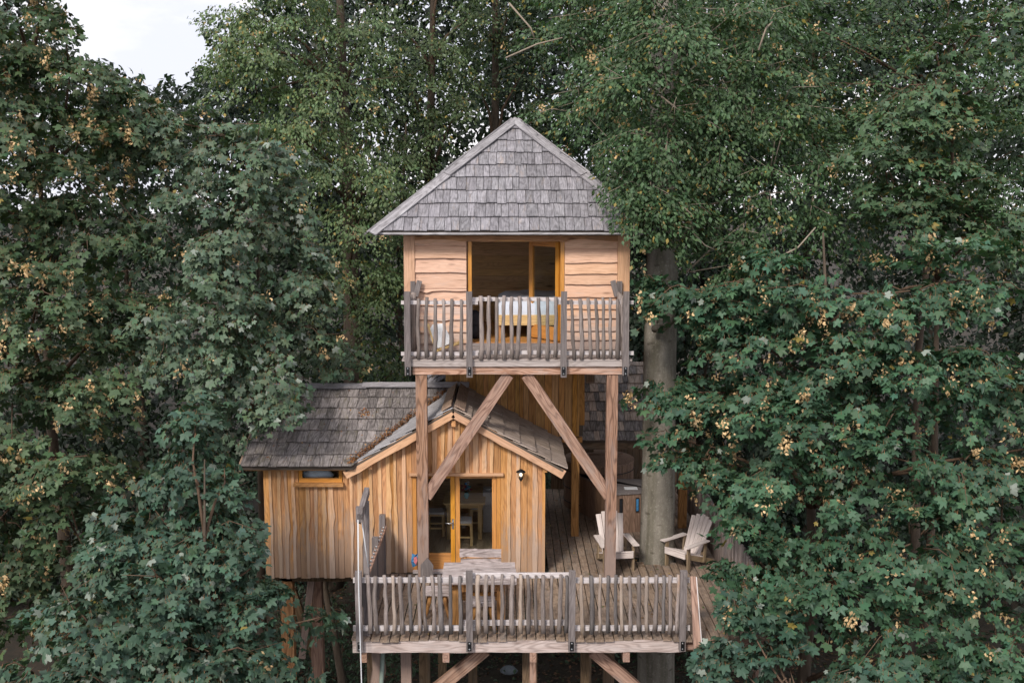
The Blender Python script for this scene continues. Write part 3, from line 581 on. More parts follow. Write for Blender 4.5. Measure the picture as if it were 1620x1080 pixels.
# doors
beam('door_frame', cabin, m_varn, (dx0 + .035, CY + .06, dz0), (dx0 + .035, CY + .06, dz1), .07, .10)
beam('door_frame', cabin, m_varn, (dx1 - .035, CY + .06, dz0), (dx1 - .035, CY + .06, dz1), .07, .10)
beam('lintel_board', cabin, m_corner, (dx0 - .04, CY - .035, dz1 + .02), (dx1 + .05, CY - .035, dz1 + .02), .045, .06, (0, 0, 1))
beam('sill_board', cabin, m_rail, (dx0, CY - .01, dz0 - .02), (dx1, CY - .01, dz0 - .02), .045, .12, (0, 0, 1)); 
xm = X(720, 800, CY)
for a, b2, hd in ((dx0 + .072, xm - .003, 1), (xm + .003, dx1 - .072, 0)):
    st = beam('glass_door', cabin, m_varn, (a + .04, CY + .06, dz0 + .01), (a + .04, CY + .06, dz1 - .01), .075, .055)
    beam('stile', st, m_varn, (b2 - .04, CY + .06, dz0 + .01), (b2 - .04, CY + .06, dz1 - .01), .075, .055)
    beam('bottom_rail', st, m_varn, (a + .08, CY + .06, dz0 + .15), (b2 - .08, CY + .06, dz0 + .15), .28, .05, (0, 0, 1)); beam('rail_bead', st, m_varn, (a + .08, CY + .028, dz0 + .27), (b2 - .08, CY + .028, dz0 + .27), .03, .018, (0, 0, 1))
    beam('top_rail', st, m_varn, (a + .08, CY + .06, dz1 - .04), (b2 - .08, CY + .06, dz1 - .04), .055, .05, (0, 0, 1))
    beam('glass_pane', st, m_glass, (a + .075, CY + .065, (dz0 + .29 + dz1 - .067) / 2), (b2 - .075, CY + .065, (dz0 + .29 + dz1 - .067) / 2), dz1 - .067 - dz0 - .29, .01, (0, 0, 1))
    if hd:
        h = Vector((b2 - .04, CY + .01, dz0 + .86)); tube('handle', st, m_steel, [h + Vector((0, .02, 0)), h + Vector((0, -.03, 0)), h + Vector((-.06, -.035, -.01)), h + Vector((-.13, -.03, 0))], .011, 6)
        beam('lock_plate', st, m_steel, h + Vector((0, .015, -.12)), h + Vector((0, .015, .06)), .03, .008)
# window
zw = wz0; xc = (wx0 + wx1) / 2
win = beam('window', cabin, m_varn, (wx0 + .01, CY + .03, zw + .09), (wx1 - .01, CY + .03, zw + .09), .07, .08, (0, 0, 1))
for x_ in (wx0 + .035, wx1 - .035): beam('frame', win, m_varn, (x_, CY + .03, zw + .127), (x_, CY + .03, LE), .06, .07)
beam('sill', win, m_larch, (wx0 - .07, CY - .055, zw + .03), (wx1 + .02, CY - .055, zw + .03), .055, .11, (0, 0, 1))
beam('pane', win, m_glass, (wx0 + .065, CY + .04, zw + .25), (wx1 - .065, CY + .04, zw + .25), .25, .01, (0, 0, 1))
# left roof
EY, EZL, RY = 2.52, 1.99, 4.77; LZ = 2.97
lx0, vL = X(380, 738, EY), math.hypot(RY - EY, LZ - EZL); lc, lsn = (RY - EY) / vL, (LZ - EZL) / vL
W2 = gx - lx0
def valx(z): return gx - (RZ - z) / sL
va, vb = valx(EZL) - lx0 + .02, valx(LZ) - lx0 + .02   # valley at eave and at ridge (u)
lr = slab('roof', cabin, m_slab, [(lx0, EY, EZL), (lx0 + va, EY, EZL), (lx0 + vb, RY, LZ), (lx0, RY, LZ)], .06)
shingles(lr, m_shind, (lx0, EY, EZL), (1, 0, 0), (0, lc, lsn), W2 + .2, vL, .352, .13, .21, [(vL, -(vb - va), va * vL)], .0, -.04)
slab('roof', cabin, m_slab, [(lx0, RY, LZ), (gx, RY, LZ), (gx, 7.2, 1.9), (lx0, 7.2, 1.9)], .06)
for a, b2, dz in ((lx0, lx0 + 1.9, 0), (lx0 + 1.82, gx + .2, .022)): beam('ridge_board', lr, m_cap if dz else m_cap, (a, RY - .07, LZ + .045 + dz), (b2, RY - .07, LZ + .045 + dz), .15, .028, (0, -lc, -lsn), wav=.004, seg=6)
beam('verge_board', lr, m_capb, (lx0 - .015, EY, EZL - .03), (lx0 - .015, RY, LZ - .03), .03, .12)
beam('eave_board', cabin, m_larch, (lx0 + .05, EY + .12, EZL - .06), (X(545, 740, EY), EY + .12, EZL - .06), .05, .05, (0, 0, 1))
# gable roof
GY0, GY1 = 2.60, SY - .02
for sgn, xe, s in ((1, gxr, sR), (-1, gxl, sL)):
    ln = math.hypot(abs(xe - gx), RZ - EZ2); c_, s_ = abs(xe - gx) / ln, (RZ - EZ2) / ln
    if sgn > 0:
        g = slab('gable_roof', cabin, m_slab, [(gx, GY0, RZ), (gx, GY1, RZ), (xe, GY1, EZ2), (xe, GY0, EZ2)], .035)
        shingles(g, [m_shinb, m_shinb, m_shinb], (xe, GY0, EZ2), (0, 1, 0), (-c_, 0, s_), GY1 - GY0, ln, .315, .28, .60, (), .0, -.04, lift=.036)
    else:
        g = slab('gable_roof', cabin, m_slab, [(gx, GY0, RZ), (xe, GY0, EZ2), (xe, GY1, EZ2), (gx, GY1, RZ)], .035)
        shingles(g, m_shinl, (xe, GY1, EZ2), (0, -1, 0), (c_, 0, s_), GY1 - GY0, ln, .315, .28, .60, (), .0, -.04, lift=.036)
    # barge board
    beam('barge_board', cabin, m_corner, (gx + sgn * .004, GY0 + .02, RZ - .088), (xe - sgn * .0, GY0 + .02, EZ2 - .088), .15, .035, (-sgn * s_, 0, -c_) if sgn > 0 else (s_, 0, -c_), wav=.010, seg=9)
    dirv = Vector((sgn * c_, 0, -s_)); nrm = Vector((sgn * s_, 0, c_))
    q = Vector((gx, 0, RZ)) + dirv * .09 + nrm * .075
    beam('ridge_board', g, m_capb, (q.x, GY0 - .02, q.z), (q.x, GY1, q.z), .19, .026, dirv)
for x_, z_ in ((gx, RZ - .27), (gxr - .32, EZ2 + .0), (gxl + .42, EZ2 + .06)): beam('purlin_end', cabin, m_larch, (x_, GY0 + .06, z_), (x_, CY, z_), .07, .11)
# little roof plane rising behind the gable ridge
pr = slab('rear_roof', cabin, m_slab, [(X(668, 620, 5.2), 5.1, 2.80), (sx0 - .05, 5.1, 3.06), (sx0 - .05, 6.2, 3.36), (X(668, 620, 5.2), 6.2, 2.95)], .05)
shingles(pr, m_shin, (X(668, 620, 5.2), 5.1, 2.80), (sx0 - .05 - X(668, 620, 5.2), 0, .26), (0, 1.1, .2), .6, 1.1, .3, .12, .18, (), 0, -.03)
# interior
ix0, ix1, iy1 = X(600, 800, CY), cx1 - .07, 6.3
fl = box('interior_floor', cabin, m_dfloor, (ix0, CY + .15, .03), (ix1, iy1, .045))
x = ix0
while x < ix1 - .1: beam('floorboard', fl, m_dfloor, (x + .07, CY + .13, .052), (x + .07, iy1, .052), .13, .012); x += .138
iw = box('interior_wall', cabin, m_pine, (ix0, iy1, .03), (ix1, iy1 + .05, 2.2))
z = .06
while z < 2.1: beam('wall_plank', iw, m_pine, (ix0, iy1 - .015, z + .07), (ix1, iy1 - .015, z + .07), .134, .02, (0, 0, 1)); z += .14
box('interior_wall', cabin, m_pine, (ix0 - .05, CY + .14, .03), (ix0, CY + .9, 2.2)); box('interior_ceiling', cabin, m_pine, (-1.9, CY + .7, 2.20), (.1, iy1, 2.24))
box('counter', cabin, m_char, (X(764, 790, 4.9), 4.95, .06), (ix1 - .02, 5.4, .86))
cur = []
tube('curtain', cabin, m_duvet, [(wx0 + .05, CY + .26, 1.70), (wx0 + .22, CY + .24, 1.76), (wx0 + .40, CY + .27, 1.74), (wx0 + .56, CY + .24, 1.70)], [.07, .13, .12, .04], 10)
# stilts under the cabin
beam('stilt', cabin, m_orangepost, (X(455, 1000, 3.1), 3.1, GZ - .3), (X(455, 930, 3.1), 3.1, zlow), .22, .2, wav=.004, seg=6)
beam('stilt', cabin, m_brace, (X(502, 1000, 3.6), 3.6, GZ - .3), (X(501, 930, 3.6), 3.6, zlow), .21, .2, wav=.004, seg=6)
beam('stilt_brace', cabin, m_post, P(478, 1040, 3.05), P(493, 914, 3.05), .12, .08); beam('stilt_brace', cabin, m_underpost, P(498, 1040, 3.7), P(462, 930, 3.7), .14, .1)
box('floor_beam', cabin, m_underpost, (cx0 + .1, 3.0, zlow - .14), (deckL - .02, 3.2, zlow + .02))
# valley litter
def litter():
    V, Fc, col = [], [], []
    for i in range(1500):
        u = rng.random(); z = EZL + (LZ - EZL) * u; yy = EY + (RY - EY) * u
        if i < 1200: xx = valx(z) - abs(rng.gauss(0, .07)) - .01; h = rng.uniform(.03, .11) * (1 if u < .9 else .4)
        else: xx = rng.uniform(lx0 + .3, valx(z)); h = .045; 
        if i >= 1430: xx = lx0 + 1.95 + rng.gauss(0, .07); yy = 3.9 + rng.gauss(0, .08); z = EZL + (yy - EY) * (LZ - EZL) / (RY - EY); h = .06
        if i >= 1200 and i < 1430 and rng.random() < .55: continue
        c = Vector((xx, yy, z + h)); a = Vector((rng.uniform(-1, 1), rng.uniform(-1, 1), rng.uniform(-.6, .6))).normalized() * rng.uniform(.012, .03); b3 = a.cross(Vector((rng.uniform(-.5, .5), rng.uniform(-.5, .5), 1))).normalized() * rng.uniform(.008, .02)
        k = len(V); V += [tuple(c + a), tuple(c + b3), tuple(c - a), tuple(c - b3)]; Fc.append((k, k + 1, k + 2, k + 3))
        cc_ = rng.choice([(.34, .15, .06), (.26, .11, .05), (.44, .24, .10), (.17, .08, .04)]); f_ = rng.uniform(.8, 1.25); col += [cc_[0] * f_, cc_[1] * f_, cc_[2] * f_, 1] * 4
    me = mesh('fallen_leaves', V, Fc); at = me.color_attributes.new('tint', 'FLOAT_COLOR', 'POINT'); at.data.foreach_set('color', col)
    o = link('fallen_leaves', me, m_leaf); tag(o, 'drift of brown fallen leaves lying in the valley between the cabin roofs', 'fallen leaves'); o['kind'] = 'stuff'
litter()

# ------------------------------------------------------------------ rear shelter roof over the tub
EYR, EZR, RYR, RZR = 5.75, Z(697, 5.75), 7.9, Z(697, 5.75) + 1.25
shx0, shx1 = X(880, 690, 5.8), X(1058, 690, 5.8)
sh = thing('tub_shelter', 'dark shingled lean-to roof behind the right tower post, over the hot tub', 'shelter', ((shx0 + shx1) / 2, 6.8, 0))
vS = math.hypot(RYR - EYR, RZR - EZR)
sr = slab('roof', sh, m_slab, [(shx0, EYR, EZR), (shx1, EYR, EZR), (shx1, RYR, RZR), (shx0, RYR, RZR)], .06)
shingles(sr, [m_shinb, m_shind], (shx0, EYR, EZR), (1, 0, 0), (0, (RYR - EYR) / vS, (RZR - EZR) / vS), shx1 - shx0, vS, .30, .10, .19, (), 0, -.04)
for x_ in (X(1082, 780, 5.3), ): beam('post', sh, m_orangepost, (x_, 5.45, 0), (x_, 5.45, EZR - .16), .16, .14); beam('brace', sh, m_underpost, (x_ + .03, 5.56, .95), (x_ + .9, 5.56, .05), .12, .06)
beam('eave_beam', sh, m_underpost, (shx0 + .1, 5.85, EZR - .12), (X(1092, 700, 5.8), 5.85, EZR - .12), .12, .1, (0, 0, 1))
beam('post', sh, m_underpost, (shx1 - .2, 7.8, GZ), (shx1 - .2, 7.8, RZR - .1), .14, .14)
box('back_wall', sh, m_underpost, (shx0, 8.3, 0), (shx1 + 1, 8.36, 1.2))
z = .1
hh = 0

# ------------------------------------------------------------------ deck
deckR = X(1130, 1012, 0) + .75
deck = thing('deck', 'large weathered plank terrace on posts around the cabin and the grey tree trunk', 'deck', (.7, 2, 0))
TX, TRY, TR = X(1040, 850, 3.55), 3.55, .305
x = deckL; k = 0
pm = {}
while x < deckR - .02:
    wd = .140; 
    cuts = [-.06 + .035 * math.sin(x * 4.1) + rng.uniform(-.02, .02), 1.55 + (k % 2) * .9, 3.35 + (k % 2) * .8, 5.9 + (k % 2) * .6, 8.3]
    for a, b2 in zip(cuts[:-1], cuts[1:]):
        if x < cx1 + .0 and a > 2.9: continue
        if x < cx1 + .0: b2 = min(b2, CY - .01)
        if b2 - a < .05: continue
        if abs(x + .07 - TX) < TR + .05 and a < TRY < b2:      # planks cut round the trunk
            h = math.sqrt(max(.02, (TR + .07) ** 2 - (x + .07 - TX) ** 2)); beam('plank', deck, m_deck, (x + wd / 2, a + .004, -.015), (x + wd / 2, TRY - h, -.015), wd - rng.uniform(.007, .012), .03); beam('plank', deck, m_deck, (x + wd / 2, TRY + h, -.015), (x + wd / 2, b2, -.015), wd - .01, .03); continue
        beam('plank', deck, m_deck, (x + wd / 2, a + .004, -.015 + rng.uniform(-.002, .002)), (x + wd / 2, b2, -.015 + rng.uniform(-.002, .002)), wd - rng.uniform(.007, .013), .03)
    x += .1465; k += 1
fb = beam('front_beam', deck, m_beam, (deckL + .02, .0, -.125), (X(1079, 1018, 0) + .02, .0, -.125), .185, .07, (0, 0, 1), wav=.008, seg=24)
beam('front_beam', deck, m_brace, (X(1079, 1018, 0) + .03, .04, -.12), (deckR, .04, -.12), .16, .06, (0, 0, 1))
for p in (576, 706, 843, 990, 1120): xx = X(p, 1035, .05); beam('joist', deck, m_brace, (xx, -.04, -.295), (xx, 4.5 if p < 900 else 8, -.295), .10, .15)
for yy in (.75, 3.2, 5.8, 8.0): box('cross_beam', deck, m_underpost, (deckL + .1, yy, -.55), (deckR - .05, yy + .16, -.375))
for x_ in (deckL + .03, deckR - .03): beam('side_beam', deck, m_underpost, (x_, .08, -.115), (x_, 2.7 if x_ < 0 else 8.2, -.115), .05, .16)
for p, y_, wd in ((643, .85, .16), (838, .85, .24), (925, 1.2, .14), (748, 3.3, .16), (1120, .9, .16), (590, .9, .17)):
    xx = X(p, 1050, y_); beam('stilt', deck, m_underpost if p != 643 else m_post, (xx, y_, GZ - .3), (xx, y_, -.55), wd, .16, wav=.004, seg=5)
beam('stilt', deck, m_brace, (X(843, 1050, .5), .5, -2.2), (X(843, 1050, .5), .5, -.37), .10, .1)
for a, b2 in (((690, 1090), (768, 1026)), ((1010, 1090), (938, 1028))): beam('brace', deck, m_brace, P(*a, .45), P(*b2, .45), .19, .12, wav=.003, seg=4)
tube('drain_pipe', deck, plain('grey green pipe', (.22, .28, .25), .5), [P(606, 1030, .5), P(603, 1085, .5), P(603, 1300, .5)], .035, 10)
tube('leaning_stilt', deck, m_post, [P(598, 1028, .6), P(600, 1060, .6), P(592, 1100, .6), P(588, 1400, .6)], [.10, .11, .10, .12], 8)

# railings of the deck
def frail(name, label): return thing(name, label, 'railing', (0.2, -.04, 0))
fr_ = frail('deck_railing', 'grey branch railing along the front edge of the lower deck'); yf = -.06
for p in (567.5, 742.5, 905, 1081): rail_post(fr_, m_grey, X(p, 960, yf - .05), yf - .02, Z(1028, yf), Z(904, yf - .05), .098 if p < 1000 else .10, .085, Z(1019, yf))
for a, b2, yt, yb2 in ((558, 752, 918.5, 994.5), (733, 907, 912.5, 987.5), (898, 1092, 919.5, 995)):
    dy = .03 if a == 733 else 0
    for yy in (yt, yb2): beam('rail', fr_, m_rail, (X(a, yy, yf), yf + .05 + dy, Z(yy, yf)), (X(b2, yy, yf), yf + .05 + dy, Z(yy, yf)), .078, .035, (0, 0, 1), wav=.003, seg=8)
lows = [(581.8, 585.8), (593.4, 597), (608, 611), (621.5, 623.5), (633, 637), (648, 651), (659, 664), (670, 673.5), (683.6, 686.7), (694.8, 699), (712.4, 714), (727.2, 729.6), (756.1, 758.3), (769, 769), (779.6, 781.5), (794, 793.5), (810.6, 810.6), (824.4, 824.4), (834.8, 836.5), (848, 848.7), (859, 860), (873, 874), (887, 884.3), (897, 896.3), (920.4, 921.7), (934.8, 935.2), (948.7, 949), (962, 962.6), (974, 974), (982, 985), (996, 996.7), (1010.8, 1010.8), (1023.8, 1023.8), (1038, 1035.8), (1050.3, 1048.8), (1059.7, 1060), (1073.7, 1070.8)]
for t_, b_ in lows:
    yt = 909.5 + rng.uniform(-1.5, 1.5); picket(fr_, rng.choice([m_stick, m_stick, m_stickl, m_stickd]), X(b_, 1000, yf), Z(1001, yf) + rng.uniform(-.02, .02), X(t_, yt, yf), Z(yt, yf), yf, rng.uniform(.025, .037), 1.4)
# left side railing: upright planks under a sloping top board
ls_ = thing('side_railing', 'dark plank railing running back from the left front corner of the deck', 'railing', (deckL + .2, 1.4, 0)); xs_ = deckL + .19
for i, yy in enumerate(np.arange(.14, 2.7, .155)): beam('upright_plank', ls_, m_grey, (xs_, yy, -.05), (xs_, yy, .86 + .03 * math.sin(i)), .035, .135)
beam('top_board', ls_, m_brace, (xs_ + .03, .1, .90), (xs_ + .03, 2.66, .90), .07, .04)
beam('fence_post', ls_, m_grey, (xs_ - .01, 1.6, 0), (xs_ - .01, 1.6, 1.05), .1, .1); beam('fence_post', ls_, m_grey, (xs_ - .01, 2.62, 0), (xs_ - .01, 2.62, 1.12), .1, .1)
for yy in np.arange(.4, 2.6, .17): lathe('bolt', ls_, m_steel, [(.02, 0), (.02, .03), (.012, .04)], (xs_ + .03, yy, .922), 8, False)
# right side railing
rs_ = thing('side_railing', 'dark branch railing running back along the right side of the deck, half behind maple leaves', 'railing', (deckR - .1, 4, 0)); xr_ = deckR - .08
for yy in (.1, 2.4, 4.7, 7.4): beam('fence_post', rs_, m_grey, (xr_, yy, -.1), (xr_, yy, 1.06), .09, .09)
for zz in (.14, .86): beam('rail', rs_, m_post, (xr_ + .05, .1, zz), (xr_ + .05, 7.8, zz), .035, .06)
for yy in np.arange(.24, 7.7, .118): picket_y = rng.uniform(-.02, .02); tube('picket', rs_, m_stick, [(xr_, yy, .06), (xr_ + rng.uniform(-.01, .01), yy + picket_y * .5, .5), (xr_, yy + picket_y, .99 + rng.uniform(-.03, .03))], [.034, .03, .03], 6)
# stair rail dropping from the right front corner
sh_ = thing('stair', 'steep stair dropping from the right front corner of the deck with a pale board handrail', 'stair', (3.2, -.6, -1))
hx = X(1093, 917, 0) + .02
beam('handrail', sh_, m_brace, (hx - .0, -.06, .98), (hx + .035, -1.2, -1.55), .075, .05, (1, 0, 0), wav=.007, seg=10, taper=2.1); beam('rail_edge', sh_, m_rail, (hx + .045, -.06, .97), (hx + .13, -1.2, -1.56), .014, .06, (1, 0, 0))
beam('stringer', sh_, m_brace, (hx + .1, .02, -.12), (hx + .1, -2.4, -3.9), .06, .22, (1, 0, 0)); beam('stringer', sh_, m_brace, (hx + .95, .02, -.12), (hx + .95, -2.4, -3.9), .06, .22, (1, 0, 0))
for i in range(1, 14): beam('tread', sh_, m_deck, (hx + .14, -.02 - i * .17, -.12 - i * .27), (hx + .92, -.02 - i * .17, -.12 - i * .27), .2, .035, (0, 1, 0))
# hoist with pulley and rope
hx = X(578, 850, .12); ho = thing('hoist', 'grey hoist post with a pulley and a white rope at the left front corner', 'hoist', (hx, .12, 0))
beam('hoist_post', ho, m_grey, (hx, .12, -.05), (hx + .02, .12, 2.08), .085, .10, wav=.003, seg=5)
arm = beam('arm', ho, m_grey, (hx + .015, .30, 2.20), (hx - .02, -.28, 1.96), .075, .12, (1, 0, 0))
lathe('pulley', ho, m_iron, [(.07, 0), (.055, .02), (.07, .04)], (0, 0, 0), 14).matrix_basis = inv(ho) @ (Matrix.Translation((hx - .06, -.2, 1.90)) @ Matrix.Rotation(R(90), 4, 'Y'))
beam('block', ho, m_grey, (hx - .03, -.22, 1.88), (hx - .03, -.22, 2.1), .10, .09)
tube('rope', ho, m_rope, [(hx - .05, -.26, 1.92), (hx - .06, -.27, 1.0), (hx - .05, -.27, 0), (hx - .03, -.27, -2), (hx - .02, -.27, GZ + .2)], .010, 6)
tube('rope', ho, m_rope, [(hx - .02, -.14, 1.92), (hx + .02, -.02, 1.4), (hx + .05, .03, 1.1)], .009, 6)

def deck_leaves():
    V, Fc, col = [], [], []
    for i in range(420):
        xx = rng.uniform(deckL + .1, deckR - .1); yy = rng.uniform(.1, 7.5)
        if xx < cx1 and yy > 2.7: continue
        c = Vector((xx, yy, .012)); a = Vector((rng.uniform(-1, 1), rng.uniform(-1, 1), rng.uniform(-.2, .2))).normalized() * rng.uniform(.015, .035); b3 = a.cross(Vector((rng.uniform(-.2, .2), rng.uniform(-.2, .2), 1))).normalized() * rng.uniform(.008, .022)
        k = len(V); V += [tuple(c + a), tuple(c + b3), tuple(c - a), tuple(c - b3)]; Fc.append((k, k + 1, k + 2, k + 3)); cc_ = rng.choice([(.30, .16, .07), (.20, .11, .05), (.10, .13, .05), (.42, .30, .12)]); col += [*cc_, 1] * 4
    me = mesh('deck_leaves', V, Fc); at = me.color_attributes.new('tint', 'FLOAT_COLOR', 'POINT'); at.data.foreach_set('color', col)
    o = link('deck_leaves', me, m_leaf); tag(o, 'small dry leaves scattered over the planks of the lower deck', 'fallen leaves'); o['kind'] = 'stuff'
deck_leaves()
# ------------------------------------------------------------------ things on the deck
def Pz(px, py, z): d = ray(px, py); return CAM + d * ((z - CAM.z) / d.z)
# hot tub
c = Vector((X(947, 760, 7.1), 7.12, 0)); tub = thing('hot_tub', 'round wooden hot tub with a lid, standing in the shade behind the right tower post', 'hot tub', c); rt = .73
n = 30
for i in range(n):
    a = 2 * math.pi * i / n; wd = 2 * math.pi * rt / n - .006; q = c + Vector((math.cos(a) * rt, math.sin(a) * rt, 0)); beam('stave', tub, m_tub, q, q + Vector((0, 0, .98)), wd, .035, (-math.sin(a), math.cos(a), 0))
for z_ in (.14, .45, .82): V, Fc = tube_data([(c.x + math.cos(a) * (rt + .027), c.y + math.sin(a) * (rt + .027), z_) for a in np.linspace(0, 2 * math.pi, 33)], .010, 6); link('hoop', mesh('hoop', V, Fc, True), m_iron, tub, Matrix.Identity(4))
lid = lathe('lid', tub, m_tub, [(rt + .03, 0), (rt + .03, .03), (.4, .10), (.02, .14)], (c.x, c.y, .985), 28, False)
beam('lid_batten', lid, m_tub, (c.x - .5, c.y - .1, 1.13), (c.x + .5, c.y - .1, 1.13), .1, .03, (0, -1, 0))
# stove box beside the tub
A, B, Cc = Pz(913, 806, 0), Pz(974, 843, 0), Pz(1046, 838, 0); D = Vector((Cc.x, 6.1, 0)); E = Vector((A.x + .15, 6.2, 0))
sb = thing('stove_box', 'angular board box with a grey top between the hot tub and the tree trunk', 'box', B); bh = .78
def faced(par, a, b2, h, mat):
    d = (b2 - a); l = d.length; d.normalize(); k = max(1, round(l / .14)); 
    for i in range(k): q = a + d * (l * (i + .5) / k); beam('board', par, mat, q, q + Vector((0, 0, h)), l / k - .004, .022, d)
faced(sb, A, B, bh, m_tub); faced(sb, B, Cc, bh, m_tub); faced(sb, Cc, D, bh, m_tub)
top = slab('top', sb, m_grey, [(A.x - .03, A.y - .03, bh + .03), (B.x - .01, B.y - .04, bh + .03), (Cc.x + .03, Cc.y - .03, bh + .03), (D.x + .03, D.y, bh + .03), (E.x, E.y, bh + .03)], .03)
fd = (Cc - B).normalized()
for p in (982.5, 1009): q = Vector((X(p, 800, B.y - .02), B.y - .03 + (X(p, 800, B.y) - B.x) * fd.y, 0)); beam('slot', sb, m_iron, q + Vector((0, 0, .42)), q + Vector((0, 0, .70)), .06, .02, fd); beam('slot_glass', sb, m_blue if p > 1000 else m_black, q + Vector((0, -.014, .44)), q + Vector((0, -.014, .68)), .045, .01, fd)
q = Pz(998, 772, bh + .035); tag(box('paper', None, m_paper, (q.x - .13, q.y - .09, bh + .034), (q.x + .13, q.y + .09, bh + .040)), 'white paper sheet lying on the grey box top beside the trunk', 'paper')
# adirondack chairs
def adirondack(label, loc, rz, sc_=.88):
    t = thing('adirondack_chair', label, 'chair', loc, rz, 'garden chairs by the trunk'); T = WM[t.name] @ Matrix.Scale(sc_, 4)
    def bb(name, mat, p0, p1, wd, th, side, **k): return beam(name, t, mat, T @ Vector(p0), T @ Vector(p1), wd * sc_, th * sc_, T.to_3x3() @ Vector(side), **k)
    for s in (-1, 1):
        bb('leg', m_adirs, (s * .30, -.30, 0), (s * .30, -.30, .54), .035, .085, (1, 0, 0))
        bb('side_rail', m_adirs, (s * .265, -.36, .36), (s * .25, .52, .05), .03, .12, (1, 0, 0))
        bb('armrest', m_adir, (s * .33, -.42, .56), (s * .31, .30, .575), .13, .025, (1, 0, 0))
        bb('arm_support', m_adirs, (s * .29, .22, .12), (s * .29, .26, .56), .03, .07, (1, 0, 0))
    for i in range(6): u = i / 5; yy = -.36 + u * .52; zz = .415 - u * .17; bb('seat_slat', m_adir, (-.28, yy, zz), (.28, yy, zz), .085, .022, (0, 1, -.33))
    bb('front_apron', m_adir, (-.28, -.385, .35), (.28, -.385, .35), .11, .022, (0, 0, 1))
    for i in range(5):
        u = (i - 2); hgt = (1.05, 1.02, .96)[abs(u)]; bb('back_slat', m_adir, (u * .088, .14, .22), (u * .118, .14 + hgt * .36, .22 + hgt * .78), .082, .02, (1, 0, 0), taper=1.3)
    bb('back_rail', m_adirs, (-.24, .42, .76), (.24, .42, .76), .06, .025, (0, 0, 1)); bb('back_rail', m_adirs, (-.27, .2, .3), (.27, .2, .3), .06, .025, (0, 0, 1))
    return t
q = Pz(971, 903, 0); adirondack('pale slatted garden chair half behind the right tower post, facing the camera', (q.x + .04, q.y + .25, 0), R(9))
q = Pz(1088, 898, 0); adirondack('pale slatted garden chair right of the trunk, turned to the left', (q.x, q.y + .12, 0), R(-50), .84)
# picnic table
zt = .75; a = Pz(704, 889, zt); b2 = Pz(814, 889, zt); f0 = Pz(698, 914, zt); yb_, yf_ = a.y, f0.y - .1; xL, xR = f0.x, b2.x + .02
tb = thing('picnic_table', 'rustic bleached plank table with splayed orange legs behind the front railing', 'table', ((xL + xR) / 2, (yb_ + yf_) / 2, 0))
nb = 3; dy = (yb_ - yf_) / nb
for i in range(nb): beam('table_plank', tb, m_table, (xL + rng.uniform(-.015, .015), yf_ + dy * (i + .5), zt - .035), (xR + rng.uniform(-.015, .015), yf_ + dy * (i + .5), zt - .035), dy - .006, .07, (0, 1, 0), wav=.004, seg=10)
for x_ in (xL + .22, xR - .24):
    for s in (-1, 1): beam('leg', tb, m_orangepost, (x_, (yb_ + yf_) / 2 + s * .30, 0), (x_, (yb_ + yf_) / 2 + s * .16, zt - .07), .12, .06, wav=.005, seg=5)
    beam('crossbar', tb, m_orangepost, (x_ - .06, (yb_ + yf_) / 2 - .3, zt - .12), (x_ - .06, (yb_ + yf_) / 2 + .3, zt - .12), .05, .09)
beam('stretcher', tb, m_orangepost, (xL + .2, (yb_ + yf_) / 2, .34), (xR - .2, (yb_ + yf_) / 2, .34), .12, .05, (0, 0, 1))
# bench with plank back behind it
q0, q1 = P(727, 880, 1.85), P(793, 880, 1.85)
bn = thing('bench', 'plank bench with a bleached backrest between the table and the glass doors', 'bench', ((q0.x + q1.x) / 2, 1.75, 0))
zt0, zt1 = Z(891, 1.85), Z(869, 1.85)
beam('backrest', bn, m_table, (q0.x, 1.87, (zt0 + zt1) / 2 + .06), (q1.x, 1.87, (zt0 + zt1) / 2 + .05), .13, .05, (0, 0, 1), wav=.008, seg=8); beam('backrest', bn, m_table, (q0.x + .02, 1.87, zt0 + .02), (q1.x, 1.87, zt0 + .02), .12, .05, (0, 0, 1), wav=.005, seg=8)
beam('seat', bn, m_table, (q0.x - .05, 1.66, .45), (q1.x + .05, 1.66, .45), .34, .06, (0, 1, 0), wav=.006, seg=8)
for x_ in (q0.x + .08, q1.x - .08):
    beam('leg', bn, m_orangepost, (x_, 1.9, 0), (x_, 1.9, zt1 - .04), .08, .06, wav=.004, seg=4); beam('leg', bn, m_orangepost, (x_ - .03, 1.56, 0), (x_, 1.58, .42), .08, .07, wav=.004, seg=4)
# front bench / stool
def bench2(label, xa, xb, y_, zz):
    t = thing('stool', label, 'bench', ((xa + xb) / 2, y_, 0))
    beam('seat', t, m_table, (xa, y_, zz - .03), (xb, y_, zz - .03), .30, .06, (0, 1, 0), wav=.008, seg=6)
    for x_ in (xa + .08, xb - .08):
        for s in (-1, 1): tube('leg', t, m_orangepost, [(x_ - (.09 if x_ < (xa + xb) / 2 else -.09), y_ + s * .14, 0), (x_ - (.02 if x_ < (xa + xb) / 2 else -.02), y_ + s * .09, zz * .55), (x_, y_ + s * .06, zz - .06)], [.028, .03, .034], 8)
q0, q1 = Pz(673, 931, .45), Pz(711, 931, .45); bench2('small bleached stool with bent legs at the left end of the picnic table', q0.x, q1.x, q0.y, .45)
q0, q1 = P(744, 935, .42), P(783, 935, .42); bench2('low stool with forked branch legs in front of the picnic table', q0.x, q1.x, .42, .44)
